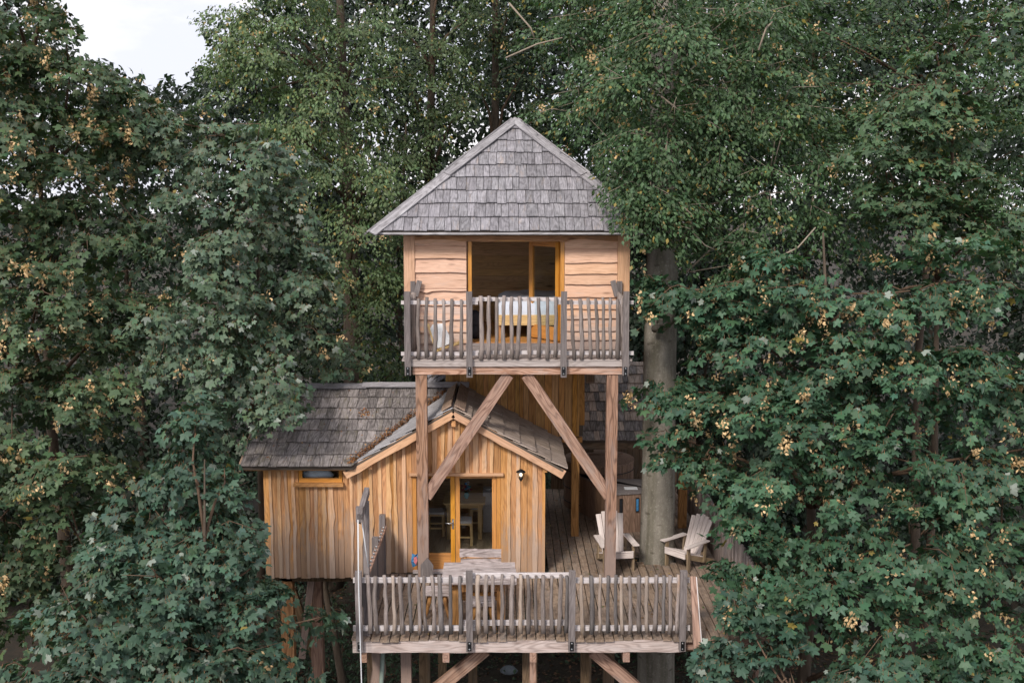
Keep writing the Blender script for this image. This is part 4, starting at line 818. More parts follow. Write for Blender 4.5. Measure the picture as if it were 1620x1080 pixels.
# pointed board leaning on the tower post, blue and pink wrapper beside it
q = P(677, 905, 2.33); tag(link('pointed_board', prism_mesh('pointed_board', [(-.11, .30), (-.11, 0), (.11, 0), (.11, .30), (.01, .43)], -.015, .015), m_grey, None, Matrix.Translation((q.x - .02, 2.36, .0)) @ Matrix.Rotation(R(-5), 4, 'X')), 'short pointed grey board standing against the foot of the left tower post', 'board')
q = P(656, 893, 2.4); ti = thing('wrapper', 'crumpled blue and pink printed wrapper hanging left of the tower post foot', 'wrapper', (q.x, 2.62, q.z - .1))
me = prism_mesh('sheet', [(-.06, .24), (-.08, .10), (-.05, 0), (.02, .02), (.03, .10), (.07, .14), (.06, .25), (.0, .22)], -.012, .012, lambda x, y, z: (x, y + .03 * math.sin(x * 40 + z * 25), z)); link('sheet', me, m_blue, ti, Matrix.Translation((q.x, 2.62, q.z - .11)))
me = prism_mesh('print', [(-.03, .18), (-.03, .10), (.01, .05), (.035, .14), (.02, .2)], -.006, .006); link('print', me, m_pinkp, ti, Matrix.Translation((q.x, 2.575, q.z - .11)))
# wall lamp
q = P(824, 748, 2.7); lp = thing('wall_lamp', 'small black lantern with a lit bulb on the boards right of the glass doors', 'lamp', (q.x, CY - .06, q.z))
lathe('cap', lp, m_iron, [(.085, 0), (.075, .018), (.03, .045), (.01, .055)], (q.x, 2.63, q.z + .035), 16); lathe('lantern_glass', lp, m_glass, [(.035, 0), (.05, .04), (.05, .09)], (q.x, 2.63, q.z - .055), 14); lathe('bulb', lp, m_lamp, [(.008, 0), (.022, .02), (.022, .045), (.008, .06)], (q.x, 2.63, q.z - .04), 10); lathe('base', lp, m_iron, [(.012, -.05), (.038, 0), (.038, .02)], (q.x, 2.63, q.z - .075), 14)
beam('bracket', lp, m_iron, (q.x, 2.63, q.z + .07), (q.x, CY - .035, q.z + .02), .03, .03)
for k in range(4): a = k * math.pi / 2 + .4; beam('cage_bar', lp, m_iron, (q.x + .052 * math.cos(a), 2.63 + .052 * math.sin(a), q.z - .06), (q.x + .06 * math.cos(a), 2.63 + .06 * math.sin(a), q.z + .04), .008, .008)
# dining table, stools, vase, bowl inside the cabin
tx0, tx1 = X(701, 798, 4.48), X(764, 798, 4.48); dt = thing('dining_table', 'yellow pine dining table seen through the glass doors', 'table', ((tx0 + tx1) / 2, 4.9, .06))
beam('table_top', dt, m_furn, (tx0, 4.92, .765), (tx1 + .04, 4.92, .765), .9, .035, (0, 1, 0)); beam('apron', dt, m_furn, (tx0 + .05, 4.52, .71), (tx1, 4.52, .71), .07, .025, (0, 0, 1))
for x_ in (tx0 + .11, tx1 - .06):
    for y_ in (4.54, 5.3): beam('leg', dt, m_furn, (x_, y_, .06), (x_, y_, .745), .08, .07)
def dchair(label, x_, y_, rz):
    t = thing('dining_chair', label, 'chair', (x_, y_, .06), rz, 'pine chairs around the dining table'); T = WM[t.name]
    def bb(name, mat, p0, p1, wd, th, side): return beam(name, t, mat, T @ Vector(p0), T @ Vector(p1), wd, th, T.to_3x3() @ Vector(side))
    bb('seat', m_furn, (-.17, 0, .42), (.17, 0, .42), .34, .03, (0, 1, 0)); bb('cushion', m_char, (-.16, 0, .455), (.16, 0, .455), .33, .045, (0, 1, 0))
    for s in (-1, 1):
        for u in (-1, 1): bb('leg', m_furn, (s * .16, u * .15, 0), (s * .15, u * .14, .41), .045, .045, (1, 0, 0))
        bb('side_stretcher', m_furn, (s * .157, -.12, .16), (s * .157, .12, .16), .02, .03, (1, 0, 0))
    bb('stretcher', m_furn, (-.13, -.145, .16), (.13, -.145, .16), .03, .02, (0, 0, 1))
dchair('pine chair with grey cushion pushed under the front of the dining table', X(733, 850, 4.25), 4.28, 0)
dchair('pine chair with grey cushion left of the dining table', X(690, 850, 4.8), 4.85, R(90)); dchair('pine chair with grey cushion right of the dining table', X(757, 850, 5.3), 5.2, R(8))
q = P(738, 783, 4.8); vz = thing('vase', 'teal vase with blue and red flowers on the dining table', 'vase', (q.x, 4.8, .79)); lathe('pot', vz, m_teal, [(.03, 0), (.055, .05), (.04, .11), (.03, .12)], (q.x, 4.8, .785), 14)
for k in range(14):
    a = rng.uniform(0, 6.28); r_ = rng.uniform(.02, .13); hz = rng.uniform(.14, .34); e = Vector((q.x + r_ * math.cos(a), 4.8 + r_ * math.sin(a) * .6, .785 + hz)); tube('stem', vz, m_twig, [(q.x, 4.8, .88), e], .004, 4); lathe('flower', vz, rng.choice([m_blue, m_red, m_teal, m_paper]), [(.005, -.02), (.035, 0), (.02, .02)], e, 7)
q = P(772, 784, 5.1); tag(lathe('bowl', None, m_paper, [(.04, 0), (.09, .05), (.085, .05), (.03, .012)], (q.x, 5.12, .862), 16), 'white bowl on the grey counter behind the right glass door', 'bowl')
# bed, backpack, folding chair in the tower
bd0 = X(789, 500, 4.15); FL = FZ + .116; bd = thing('bed', 'double bed with a white blue duvet and orange pine frame in the tower room', 'bed', (bd0 + .7, 5.1, FL)); bxe = TXR - .2
beam('bed_frame', bd, m_furn, (bd0, 4.16, FL + .34), (bxe, 4.16, FL + .34), .19, .05, (0, 0, 1)); beam('bed_frame', bd, m_furn, (bd0 + .03, 4.19, FL + .34), (bd0 + .03, 6.2, FL + .34), .05, .19)
for x_, y_ in ((bd0 + .05, 4.24), (bd0 + .05, 6.1), (bxe - .06, 4.24)): beam('leg', bd, m_orangepost, (x_, y_, FL), (x_, y_, FL + .44), .10, .09)
n = 16; V = []; Fc = []
for j in range(n + 1):
    for i in range(n + 1):
        u, v = i / n, j / n; e = min(u, 1 - u, v, 1 - v) * 2; h = .22 + .22 * min(1, e * 5) ** .5 * .5 + .015 * math.sin(u * 21 + v * 9) + rng.uniform(-.006, .006)
        V.append(((u - .5) * (bxe - bd0 + .04), (v - .5) * 2.1, h))
for j in range(n):
    for i in range(n): Fc.append((j * (n + 1) + i, j * (n + 1) + i + 1, (j + 1) * (n + 1) + i + 1, (j + 1) * (n + 1) + i))
nb = len(V); bot = [(-.5, -.5), (.5, -.5), (.5, .5), (-.5, .5)]
rim = [j for j in range(n + 1)] + [j * (n + 1) + n for j in range(1, n + 1)] + [n * (n + 1) + j for j in range(n - 1, -1, -1)] + [j * (n + 1) for j in range(n - 1, 0, -1)]
for r_ in rim: V.append((V[r_][0] * .99, V[r_][1] * .99, 0))
for k in range(len(rim)): a, b2 = rim[k], rim[(k + 1) % len(rim)]; Fc.append((a, nb + k, nb + (k + 1) % len(rim), b2))
link('duvet', mesh('duvet', V, Fc, True), m_duvet, bd, Matrix.Translation(((bd0 + bxe) / 2, 5.2, FL + .40)))
q = P(752, 520, 4.2); bp_ = thing('backpack', 'black backpack on the floor left of the bed', 'backpack', (q.x, 4.25, FL)); lathe('body', bp_, m_black, [(.13, 0), (.17, .08), (.16, .35), (.10, .48), (.02, .52)], (q.x - .02, 4.25, FL), 14); lathe('pocket', bp_, m_black, [(.08, 0), (.10, .05), (.09, .2), (.02, .24)], (q.x - .02, 4.12, FL + .02), 10)
fc = thing('deck_chair', 'white canvas folding chair with a thin wooden frame on the balcony', 'chair', (X(697, 550, 3.1), 3.05, FZ)); a = P(680, 515, 3.15); b2 = P(700, 548, 2.9); xm_ = X(695, 530, 3.05)
me = prism_mesh('canvas', [(-.12, .38), (-.17, .30), (-.15, .12), (-.02, -.02), (.24, .08), (.06, .40)], -.012, .012, lambda x, y, z: (x, y + z * .25, z)); link('canvas', me, m_white, fc, Matrix.Translation((xm_, 3.0, FZ + .12)))
for s in (0, 1): beam('frame_bar', fc, m_furn, (xm_ - .1 + s * .02, 2.88 + s * .2, FZ + .05), (xm_ + .42, 2.95 + s * .2, FZ + .22), .03, .03, (0, 0, 1)); beam('frame_bar', fc, m_furn, (xm_ - .04, 2.9 + s * .2, FZ + .02), (xm_ - .2, 3.1 + s * .1, FZ + .5), .03, .025)
tube('leg', fc, m_furn, [(xm_ - .02, 2.9, FZ + .01), (xm_ + .04, 2.92, FZ + .12)], .014, 6)
# pale stone on the forest floor
q = Pz(805, 1055, GZ + .1); V, Fc = [], []
st = lathe('stone', None, plain('pale stone', (.13, .15, .17), .9, noise=.3), [(.16, 0), (.22, .04), (.14, .12), (.05, .15)], (q.x, q.y, GZ - .02), 9); tag(st, 'pale grey stone on the dark ground below the deck', 'stone')
#PART3
# ------------------------------------------------------------------ trees
def leaf_template(kind):
    if kind == 'maple':
        pol = [(-165, .26), (-122, .60), (-98, .50), (-66, .90), (-50, .86), (-28, .56), (-11, .86), (0, 1.0), (11, .86), (28, .56), (50, .86), (66, .90), (98, .50), (122, .60), (165, .26)]
        v = [(0, .0, 0)]
        for a, r in pol:
            a = R(a); x, y = math.sin(a) * r * .62, math.cos(a) * r * .62 ; fold = .10 * (abs(x)) - .34 * r * r * .62
            v.append((x, y + .0, fold))
        v = np.array(v); v[:, 1] += .12; f = [(0, i + 1, i) for i in range(1, len(pol))]
        keep = np.array(f); return v, keep
    if kind == 'maple_far':
        v = np.array([(0, 0, 0), (-.42, -.02, -.10), (-.16, .18, .0), (-.50, .46, -.14), (-.17, .46, -.02), (0, .72, -.12), (.17, .46, -.02), (.50, .46, -.14), (.16, .18, .0), (.42, -.02, -.10)])
        return v, np.array([(0, 2, 1), (0, 4, 2), (2, 4, 3), (0, 6, 4), (4, 6, 5), (0, 8, 6), (6, 8, 7), (0, 9, 8)])
    if kind == 'ovate':
        v = np.array([(0, 0, 0), (-.30, .42, -.02), (0, .42, .05), (.30, .42, -.02), (0, 1.0, -.12)])
        return v, np.array([(0, 2, 1), (0, 3, 2), (1, 2, 4), (2, 3, 4)])
    v = np.array([(0, 0, 0), (-.32, .45, .04), (.32, .45, -.02), (0, 1.0, -.05)])     # small far leaf
    return v, np.array([(0, 2, 1), (1, 2, 3)])
TPL = {k: leaf_template(k) for k in ('maple', 'maple_far', 'ovate', 'small')}
def unit(a): return a / np.maximum(np.linalg.norm(a, axis=-1, keepdims=True), 1e-9)
def tri_mesh(name, V, T, col=None):
    me = bpy.data.meshes.new(name); nv, nf = len(V), len(T)
    me.vertices.add(nv); me.vertices.foreach_set('co', V.astype(np.float32).ravel()); me.loops.add(nf * 3); me.loops.foreach_set('vertex_index', T.astype(np.int32).ravel())
    me.polygons.add(nf); me.polygons.foreach_set('loop_start', np.arange(0, nf * 3, 3, dtype=np.int32)); me.polygons.foreach_set('loop_total', np.full(nf, 3, dtype=np.int32))
    if col is not None:
        at = me.color_attributes.new('tint', 'FLOAT_COLOR', 'POINT'); c4 = np.ones((nv, 4), dtype=np.float32); c4[:, :3] = col; at.data.foreach_set('color', c4.ravel())
    me.update(calc_edges=True); me.validate(); return me
def leaves_mesh(name, kind, pos, tip, nrm, size, col):
    v, f = TPL[kind]; t = unit(tip); n = nrm - t * (nrm * t).sum(1, keepdims=True); n = unit(n); s = np.cross(t, n)
    Rm = np.stack([s, t, n], axis=2); curl = nr.uniform(-.4, 2.6, len(pos)); vk = np.repeat(v[None], len(pos), 0); vk[..., 2] *= curl[:, None]; vk[..., 0] *= nr.uniform(.82, 1.1, len(pos))[:, None]; V = np.einsum('nij,nkj->nki', Rm, vk) * size[:, None, None] + pos[:, None, :]
    k = len(v)
    if kind == 'maple':      # leaf stalk
        bk = unit(-t * .8 + nr.normal(size=t.shape) * .25 + np.array([0, 0, .35])); ln = (size * .55)[:, None]; V = np.concatenate([V, np.stack([pos, pos + s * .007, pos + bk * ln], 1)], 1); f = np.concatenate([f, [[k, k + 1, k + 2]]]); k += 3
        colr = np.repeat(col[:, None], k, 1); colr[:, -3:] = np.array([.24, .13, .06]); T = (f[None] + (np.arange(len(pos)) * k)[:, None, None]).reshape(-1, 3); return tri_mesh(name, V.reshape(-1, 3), T, colr.reshape(-1, 3)), Rm
    T = (f[None] + (np.arange(len(pos)) * k)[:, None, None]).reshape(-1, 3)
    return tri_mesh(name, V.reshape(-1, 3), T, np.repeat(col, k, axis=0)), Rm
def inpoly(px, py, poly):
    r = np.zeros(len(px), bool); n = len(poly)
    for i in range(n):
        x1, y1 = poly[i]; x2, y2 = poly[(i + 1) % n]
        if y1 == y2: continue
        c = ((y1 > py) != (y2 > py)) & (px < (x2 - x1) * (py - y1) / (y2 - y1) + x1); r ^= c
    return r
# the open air in front of the tower, cabin and deck, kept free of branches
CLEAR = [(815, 175), (905, 255), (935, 290), (950, 330), (975, 360), (990, 400), (1003, 455), (1000, 600), (985, 610), (985, 700), (1000, 745), (1070, 735), (1085, 800), (1110, 838), (1112, 895), (1135, 945), (1145, 1000), (1098, 1030), (1085, 1100), (545, 1100), (540, 1010), (555, 990), (545, 925), (425, 918), (415, 750), (372, 742), (400, 690), (450, 690), (500, 640), (515, 603), (640, 598), (628, 470), (635, 378), (578, 368)]
TRUNKCLEAR = [(1012, 395), (1066, 385), (1066, 432), (1012, 440)], [(1012, 525), (1066, 530), (1066, 598), (1012, 600)]
SKYGAP = [(78, -400), (80, -5), (112, 18), (128, 45), (120, 85), (150, 98), (160, 85), (190, 108), (200, 128), (222, 118), (232, 140), (250, 142), (262, 115), (285, 135), (300, 128), (318, 90), (330, 60), (288, 20), (325, 12), (345, 14), (392, 8), (400, -400)]
BR = {'n': 0}
def hash_noise(p, s): return np.sin(p[:, 0] * 2.1 * s + 1.3 * np.sin(p[:, 1] * 1.7 * s)) * np.cos(p[:, 2] * 2.3 * s + np.sin(p[:, 0] * 1.1 * s)) 
def inside_building(p):
    x, y, z = p[:, 0], p[:, 1], p[:, 2]
    a = (x > cx0 - .45) & (x < gxr + .1) & (y > 2.3) & (y < 7.3) & (z < np.minimum(3.15, 2.15 + (y - 2.5) * .45)) & (z > -.4)
    h = np.clip((8.1 - z) / 2.1, 0, 1) * 2.44 + .12
    b = (abs(x - RCx) < h) & (abs(y - RCy) < h) & (z > 5.9) & (z < 8.2)
    c = (x > TXL - .1) & (x < TXR + .1) & (y > 2.2) & (y < 7.6) & (z > 3.5) & (z < 6)
    d = (x > deckL) & (x < deckR) & (y > 0) & (y < 8.2) & (z > -.35) & (z < 1.7)
    e = (x > sx0) & (x < shx1 + .1) & (y > 4.9) & (y < 8) & (z < 3.1) & (z > 0)
    f = ((x - TX) ** 2 + (y - TRY) ** 2 < .16)
    g = (z < GZ + .1)
    return a | b | c | d | e | f | g
KIND = {'maple': dict(L=.62, W=.32, n=34, size=.155, down=.30, up=1.0, tpl='maple', cov=.42),
        'pale': dict(L=.60, W=.32, n=32, size=.145, down=.55, up=.8, tpl='maple', cov=.42),
        'mid': dict(L=.7, W=.36, n=34, size=.125, down=.5, up=.7, tpl='maple_far', cov=.5),
        'lime': dict(L=.95, W=.36, n=70, size=.095, down=.7, up=.5, tpl='ovate', cov=.62),
        'beech': dict(L=.85, W=.40, n=60, size=.098, down=.35, up=.75, tpl='ovate', cov=.62),
        'round': dict(L=.72, W=.36, n=54, size=.088, down=.55, up=.6, tpl='ovate', cov=.52),
        'far': dict(L=1.4, W=.7, n=70, size=.17, down=.5, up=.6, tpl='small', cov=1.7)}
def tree(name, label, cat, kind, trunk, rad, blobs, col, dens=1.0, seeds=0, singles=0, pale=0.0, yellow=0.02, bark_=None, group=None, cut=True, twigs=.5, limbs=True, shell=.55, tier=.8):
    """trunk: points from the ground up; blobs: (px, py, Y, rx, ry, depth radius in metres)"""
    K = KIND[kind]; mb = bark_ or m_bark
    root = thing(name, label, cat, tuple(trunk[0]), 0, group)
    n = len(trunk); tp = [Vector(p) for p in trunk]; rr = [rad * (1 - .9 * i / max(1, n - 1)) for i in range(n)]; rr[0] *= 1.25
    # smooth trunk path
    tube('trunk', root, mb, tp, rr, 12)
    C0, S0, O0 = [], [], []; TV, TF = [], []
    for (px, py, Y, rx, ry, rd) in blobs:
        c = P(px, py, Y); ppm = F / ((M3.transposed() @ (c - CAM)).z * -1); a, b2 = rx / ppm, ry / ppm
        if limbs:
            best = min(range(n), key=lambda i: abs(tp[i].z - (c.z - 1.2))); s0 = tp[best]; mid = s0.lerp(c, .5) + Vector((rng.uniform(-.2, .2), rng.uniform(-.2, .2), .25)); r0 = max(.025, min(.06, rad * .3))
            tube_data([s0, s0.lerp(mid, .5) + Vector((0, 0, .1)), mid, mid.lerp(c, .6), c], [r0, r0 * .8, r0 * .6, r0 * .4, r0 * .25], 6, TV, TF)
        area = 2 * math.pi * ((a * b2) ** .8 + (a * rd) ** .8 + (b2 * rd) ** .8) / 3 * 1.05
        m = max(5, int(area / (K['L'] * K['W'] * 2) * 2.6 * dens * (1.35 if tier else 1)))
        d = unit(nr.normal(size=(m, 3))); back = (d[:, 1] > .35) & (nr.random(m) < .6); d = d[~back]; m = len(d)
        r = 1 - shell * nr.random(m) ** 1.6; zz_ = d[:, 2] * b2 * r + c.z; xx_ = d[:, 0] * a + c.x; yy_ = d[:, 1] * rd + c.y
        if tier: kt = np.sin(zz_ * 2 * math.pi / tier + 1.6 * np.sin(xx_ * 1.1 + px) + 1.3 * np.sin(yy_ * 1.7 + xx_ * .4)) > -.25; d, r = d[kt], r[kt]; m = len(d)
        q = d * np.array([a, rd, b2]); r *= 1 + .22 * hash_noise(q + np.array(c), 1.3)
        q = q * r[:, None] + np.array(c)
        o = d.copy(); o[:, 2] = o[:, 2] * .35 - .05; o = unit(o + nr.normal(size=(m, 3)) * .25)
        C0.append(q); O0.append(o)
        for i in range(0, m, 3):
            if nr.random() < twigs:
                s = Vector(q[i]) - Vector(o[i]) * K['L'] * .4; tube_data([c.lerp(s, .35), c.lerp(s, .75) + Vector((0, 0, .06)), s, s + Vector(o[i]) * K['L'] * .8 + Vector((0, 0, -.08))], [.016, .011, .008, .004], 4, TV, TF)
    c = np.concatenate(C0); o = np.concatenate(O0); m = len(c); k = K['n']
    sd_ = unit(np.cross(o, np.array([0, 0, 1.0]))); upv = np.cross(sd_, o)
    bright = nr.uniform(.68, 1.3, size=m)
    s = nr.random((m, k)); tside = nr.uniform(-1, 1, (m, k)); wshape = np.sqrt(np.clip(1 - (s * 2 - 1) ** 2 * .75, 0, 1))
    L_ = K['L'] * nr.uniform(.7, 1.25, (m, 1)); 
    pos = c[:, None] + o[:, None] * ((s - .55) * L_)[..., None] + sd_[:, None] * (tside * K['W'] * wshape)[..., None] + upv[:, None] * (nr.normal(size=(m, k)) * .045)[..., None]
    pos[..., 2] -= (.30 + .35 * K['down']) * L_ * s * s + .12 * np.abs(tside) ** 2 * K['down']
    tip = o[:, None] * .55 + sd_[:, None] * (np.sign(tside) * .5)[..., None] + nr.normal(size=(m, k, 3)) * .28; tip[..., 2] -= K['down']
    nrm = nr.normal(size=(m, k, 3)) * .34 + o[:, None] * .45; nrm[..., 2] += K['up']
    pos, tip, nrm = pos.reshape(-1, 3), tip.reshape(-1, 3), nrm.reshape(-1, 3)
    size = K['size'] * (.50 + .78 * nr.random(len(pos)) ** .8)
    cl = np.array(col)[None] * (np.repeat(bright, k) * nr.uniform(.86, 1.14, len(pos)))[:, None]
    cl = cl * (1 + nr.normal(size=(len(pos), 3)) * np.array([.08, .03, .08]))
    pk = nr.random(len(pos)) < pale; cl[pk] = np.array([.27, .32, .28]) * nr.uniform(.6, 1.1, (pk.sum(), 1)); nrm[pk, 1] -= .8
    yk = nr.random(len(pos)) < yellow; cl[yk] = np.array([.30, .24, .07]) * nr.uniform(.6, 1.2, (yk.sum(), 1))
    cl = np.clip(cl, .004, .8)
    px, py = proj(pos); keep = ~inside_building(pos)
    if cut:
        jx, jy = hash_noise(pos, 4) * 7 + nr.normal(size=len(pos)) * 2, hash_noise(pos[:, ::-1], 4) * 7
        keep &= ~(inpoly(px + jx, py + jy, CLEAR) & (pos[:, 1] < 8))
        for tq in TRUNKCLEAR: keep &= ~(inpoly(px + jx, py + jy, tq) & (pos[:, 1] < 3.9))
        keep &= ~inpoly(px + jx * 1.5, py + jy * 1.5, SKYGAP)
    pos, tip, nrm, size, cl, px, py = pos[keep], tip[keep], nrm[keep], size[keep], cl[keep], px[keep], py[keep]
    base = np.array(trunk[0], float)
    if singles and len(pos):
        dist = np.linalg.norm(pos - CAMn, axis=1); sc_ = size / dist; sc_[(px < 5) | (px > 1615) | (py < 5) | (py > 1075)] = 0
        idx = np.argsort(-sc_)[:singles]; v, f = TPL[K['tpl']]; vm = []
        for q in range(8):
            cq = np.median(cl, axis=0) * (.75 + .065 * q); me = tri_mesh('leaf', v, f, np.repeat(cq[None], len(v), axis=0)); me.materials.append(m_leaf); vm.append(me)
        t_ = unit(tip[idx]); n_ = unit(nrm[idx] - t_ * (nrm[idx] * t_).sum(1, keepdims=True)); s_ = np.cross(t_, n_)
        for j, i in enumerate(idx):
            mw = Matrix(((s_[j][0], t_[j][0], n_[j][0]), (s_[j][1], t_[j][1], n_[j][1]), (s_[j][2], t_[j][2], n_[j][2]))).to_4x4() @ Matrix.Scale(float(size[i]), 4); mw.translation = Vector(pos[i])
            link('leaf', vm[rng.randrange(8)], None, root, mw)
        mk = np.ones(len(pos), bool); mk[idx] = False; pos, tip, nrm, size, cl = pos[mk], tip[mk], nrm[mk], size[mk], cl[mk]
    me, _ = leaves_mesh('crown', K['tpl'], pos - base, tip, nrm, size, cl)
    cr_ = link('crown', me, m_leaf, root, Matrix.Translation(trunk[0])); cr_['kind'] = 'stuff'
    BR['n'] += len(me.polygons)
    if TV:
        # leave out twigs that would reach into the buildings
        V = np.array(TV); bad = inside_building(V); qx, qy = proj(V); bad |= inpoly(qx, qy, CLEAR) & (V[:, 1] < 8); bad |= inpoly(qx, qy, SKYGAP)
        Fk = [f for f in TF if not any(bad[i] for i in f)]
        if Fk: br = link('branches', mesh('branches', [tuple(v) for v in (V - base)], Fk, True), m_twig if mb is not m_beech else m_twigp, root, Matrix.Translation(trunk[0])); br['kind'] = 'stuff'
    if seeds:
        ns = int(m * seeds); wt = np.clip(hash_noise(c, .9) + .75, .08, 2) * (c[:, 2] > -3); ii = nr.choice(m, ns, p=wt / wt.sum()); sp = c[ii] + o[ii] * K['L'] * nr.uniform(.1, .5, (ns, 1)); sp[:, 2] -= nr.uniform(.12, .3, ns)
        w_ = 14; q = sp[:, None] + nr.normal(size=(ns, w_, 3)) * np.array([.04, .04, .055]); q = q.reshape(-1, 3); tt = nr.normal(size=(len(q), 3)) * .7; tt[:, 2] -= .7
        px, py = proj(q); kp = ~inside_building(q) & ~(inpoly(px, py, CLEAR) & (q[:, 1] < 8)) & ~inpoly(px, py, SKYGAP); q, tt = q[kp], tt[kp]
        cs_ = np.repeat(nr.uniform(.65, 1.25, (ns, 1)), w_, axis=0)[kp] * np.array([[.66, .48, .27]]) * nr.uniform(.75, 1.25, (len(q), 1))
        me, _ = leaves_mesh('winged_seeds', 'small', q - base, tt, nr.normal(size=(len(q), 3)), nr.uniform(.045, .075, len(q)), cs_)
        so = link('winged_seeds', me, m_seed, root, Matrix.Translation(trunk[0])); so['kind'] = 'stuff'; BR['n'] += len(me.polygons)
    return root
def tk(px, Y, ztop, n=7, lean=0, wob=.12, base=None):
    x = X(px, 540, Y); return [(x + lean * i / n + rng.uniform(-wob, wob) * (i > 0), Y + rng.uniform(-wob, wob) * (i > 0), (GZ - .3) + (ztop - GZ) * i / n) for i in range(n + 1)]

# the big grey trunk through the deck, with the leafy crown above
pts = [(TX + .06, TRY, GZ - .3), (TX + .02, TRY, -2.5), (TX, TRY, -.2), (TX - .005, TRY, .5), (TX, TRY + .02, 1.6), (TX, TRY + .1, 3.2), (TX + .03, TRY + .32, 4.6), (TX + .07, TRY + .50, 6.0), (TX + .06, TRY + .55, 8.2), (TX + .02, TRY + .7, 11.5), (TX, TRY + .8, 14)]
def big_trunk(root):
    rads = [.42, .35, .325, .312, .30, .295, .29, .28, .25, .2, .1]
    P3 = []; RR = []
    for i in range(len(pts) - 1):
        for k in range(5): u = k / 5; P3.append(Vector(pts[i]).lerp(Vector(pts[i + 1]), u)); RR.append((rads[i] * (1 - u) + rads[i + 1] * u) * (1 + rng.uniform(-.012, .012)))
    V, Fc = tube_data([p - Vector(pts[0]) for p in P3], RR, 26)
    link('trunk', mesh('trunk', V, Fc, True), m_beech, root, Matrix.Translation(pts[0]))
G = [.070, .112, .058]
big = tree('beech_tree', 'huge beech with a smooth grey trunk rising through the deck beside the tower', 'tree', 'round', [tuple(p) for p in pts], .05,
     [(900, 50, 6.5, 90, 80, 1.3), (990, 110, 5.5, 110, 90, 1.3), (1090, 60, 5.5, 110, 80, 1.4), (920, 175, 5.5, 85, 60, 1.0), (1030, 210, 4.2, 100, 75, 1.2), (985, 275, 3.0, 70, 50, .8), (1020, 345, 2.5, 75, 40, .7), (1110, 240, 4.2, 90, 90, 1.1), (1190, 150, 4.2, 100, 110, 1.2), (1010, 20, 5.5, 110, 60, 1.2), (960, -60, 6, 150, 70, 1.5), (1150, -50, 5.5, 150, 80, 1.5), (1215, 290, 3.4, 52, 100, .6), (1180, 350, 3.2, 40, 90, .5), (1290, 300, 3.6, 40, 100, .5), (1150, 420, 3.0, 50, 55, .5), (1100, 340, 4.5, 60, 60, .8), (1030, 385, 2.8, 60, 25, .5), (1065, 50, 2.9, 100, 45, .8), (1020, 130, 2.8, 95, 45, .8), (1060, 215, 2.7, 100, 45, .8), (1030, 300, 2.6, 80, 45, .7), (1130, 130, 3.4, 80, 60, .9), (1150, 30, 3.6, 90, 50, .9), (1140, 230, 3.3, 70, 50, .8), (1060, 345, 2.6, 55, 35, .5), (1040, 15, 2.9, 50, 30, .4), (1046, 65, 2.9, 50, 30, .4), (1036, 115, 2.8, 50, 30, .4), (1046, 165, 2.8, 50, 30, .4), (1036, 215, 2.8, 50, 30, .4), (1044, 265, 2.7, 50, 30, .4), (1040, 315, 2.6, 50, 30, .4), (1200, 60, 3.8, 90, 50, .9), (1230, 180, 3.8, 80, 50, .9), (1040, -30, 3, 80, 50, .6)],
     [.070, .126, .058], dens=2.2, seeds=.10, bark_=m_beech, yellow=.035, twigs=.8, limbs=True)
for o in list(root_children := [c_ for c_ in big.children if c_.name.startswith('trunk')]): bpy.data.objects.remove(o)
big_trunk(big)
q = P(1060, 500, 3.3)
tube('broken_branch', big, m_beech, [P(1035, 520, 3.35), P(1052, 518, 3.1), P(1066, 505, 2.95), P(1068, 497, 2.95), P(1058, 490, 3.0), P(1050, 482, 3.1)], [.07, .055, .045, .04, .03, .012], 8)
for a in ([(1035, 105), (1052, 118), (1056, 135), (1045, 148), (1036, 140), (1034, 165), (1028, 180)], [(1046, 153), (1075, 175), (1110, 185), (1138, 203)], [(1086, 330), (1098, 370), (1115, 388), (1130, 395)], [(805, 5), (840, 45), (845, 60)], [(800, 92), (850, 70), (890, 60)], [(1200, 80), (1212, 45), (1222, 35)], [(1235, 405), (1262, 392), (1290, 360)]):
    tube('bare_twig', big, m_twigp, [P(x_, y_, 2.6 + .05 * i if a[0][0] > 900 else 4.5) for i, (x_, y_) in enumerate(a)], [.018, .016, .013, .011, .009, .007, .005][:len(a)], 5)

tree('maple_tree', 'tall maple hung with yellow seeds at the far left edge of the picture', 'tree', 'maple', tk(105, 4.2, 9, lean=-.5), .17,
     [(30, 40, 3.5, 110, 90, 1.2), (110, 120, 3.5, 100, 80, 1.1), (20, 170, 3, 110, 100, 1.2), (190, 200, 3.8, 85, 70, 1), (110, 265, 3, 120, 90, 1.2), (10, 330, 2.4, 110, 110, 1.2), (150, 380, 3, 110, 80, 1.1), (60, 470, 2.2, 120, 80, 1.2), (180, 500, 3, 90, 60, 1), (20, 610, 1.6, 110, 100, 1.2), (130, 600, 2, 110, 80, 1.1), (90, 720, 1.2, 120, 80, 1.1), (0, 820, .8, 120, 110, 1.2), (130, 860, .8, 110, 90, 1), (60, 960, .4, 120, 80, 1), (-90, 120, 3, 100, 160, 1.2), (-100, 450, 2, 100, 180, 1.2), (-90, 800, 1, 90, 180, 1), (120, -60, 3.5, 80, 70, 1)],
     G, dens=.92, seeds=1.5, singles=250, yellow=.004)
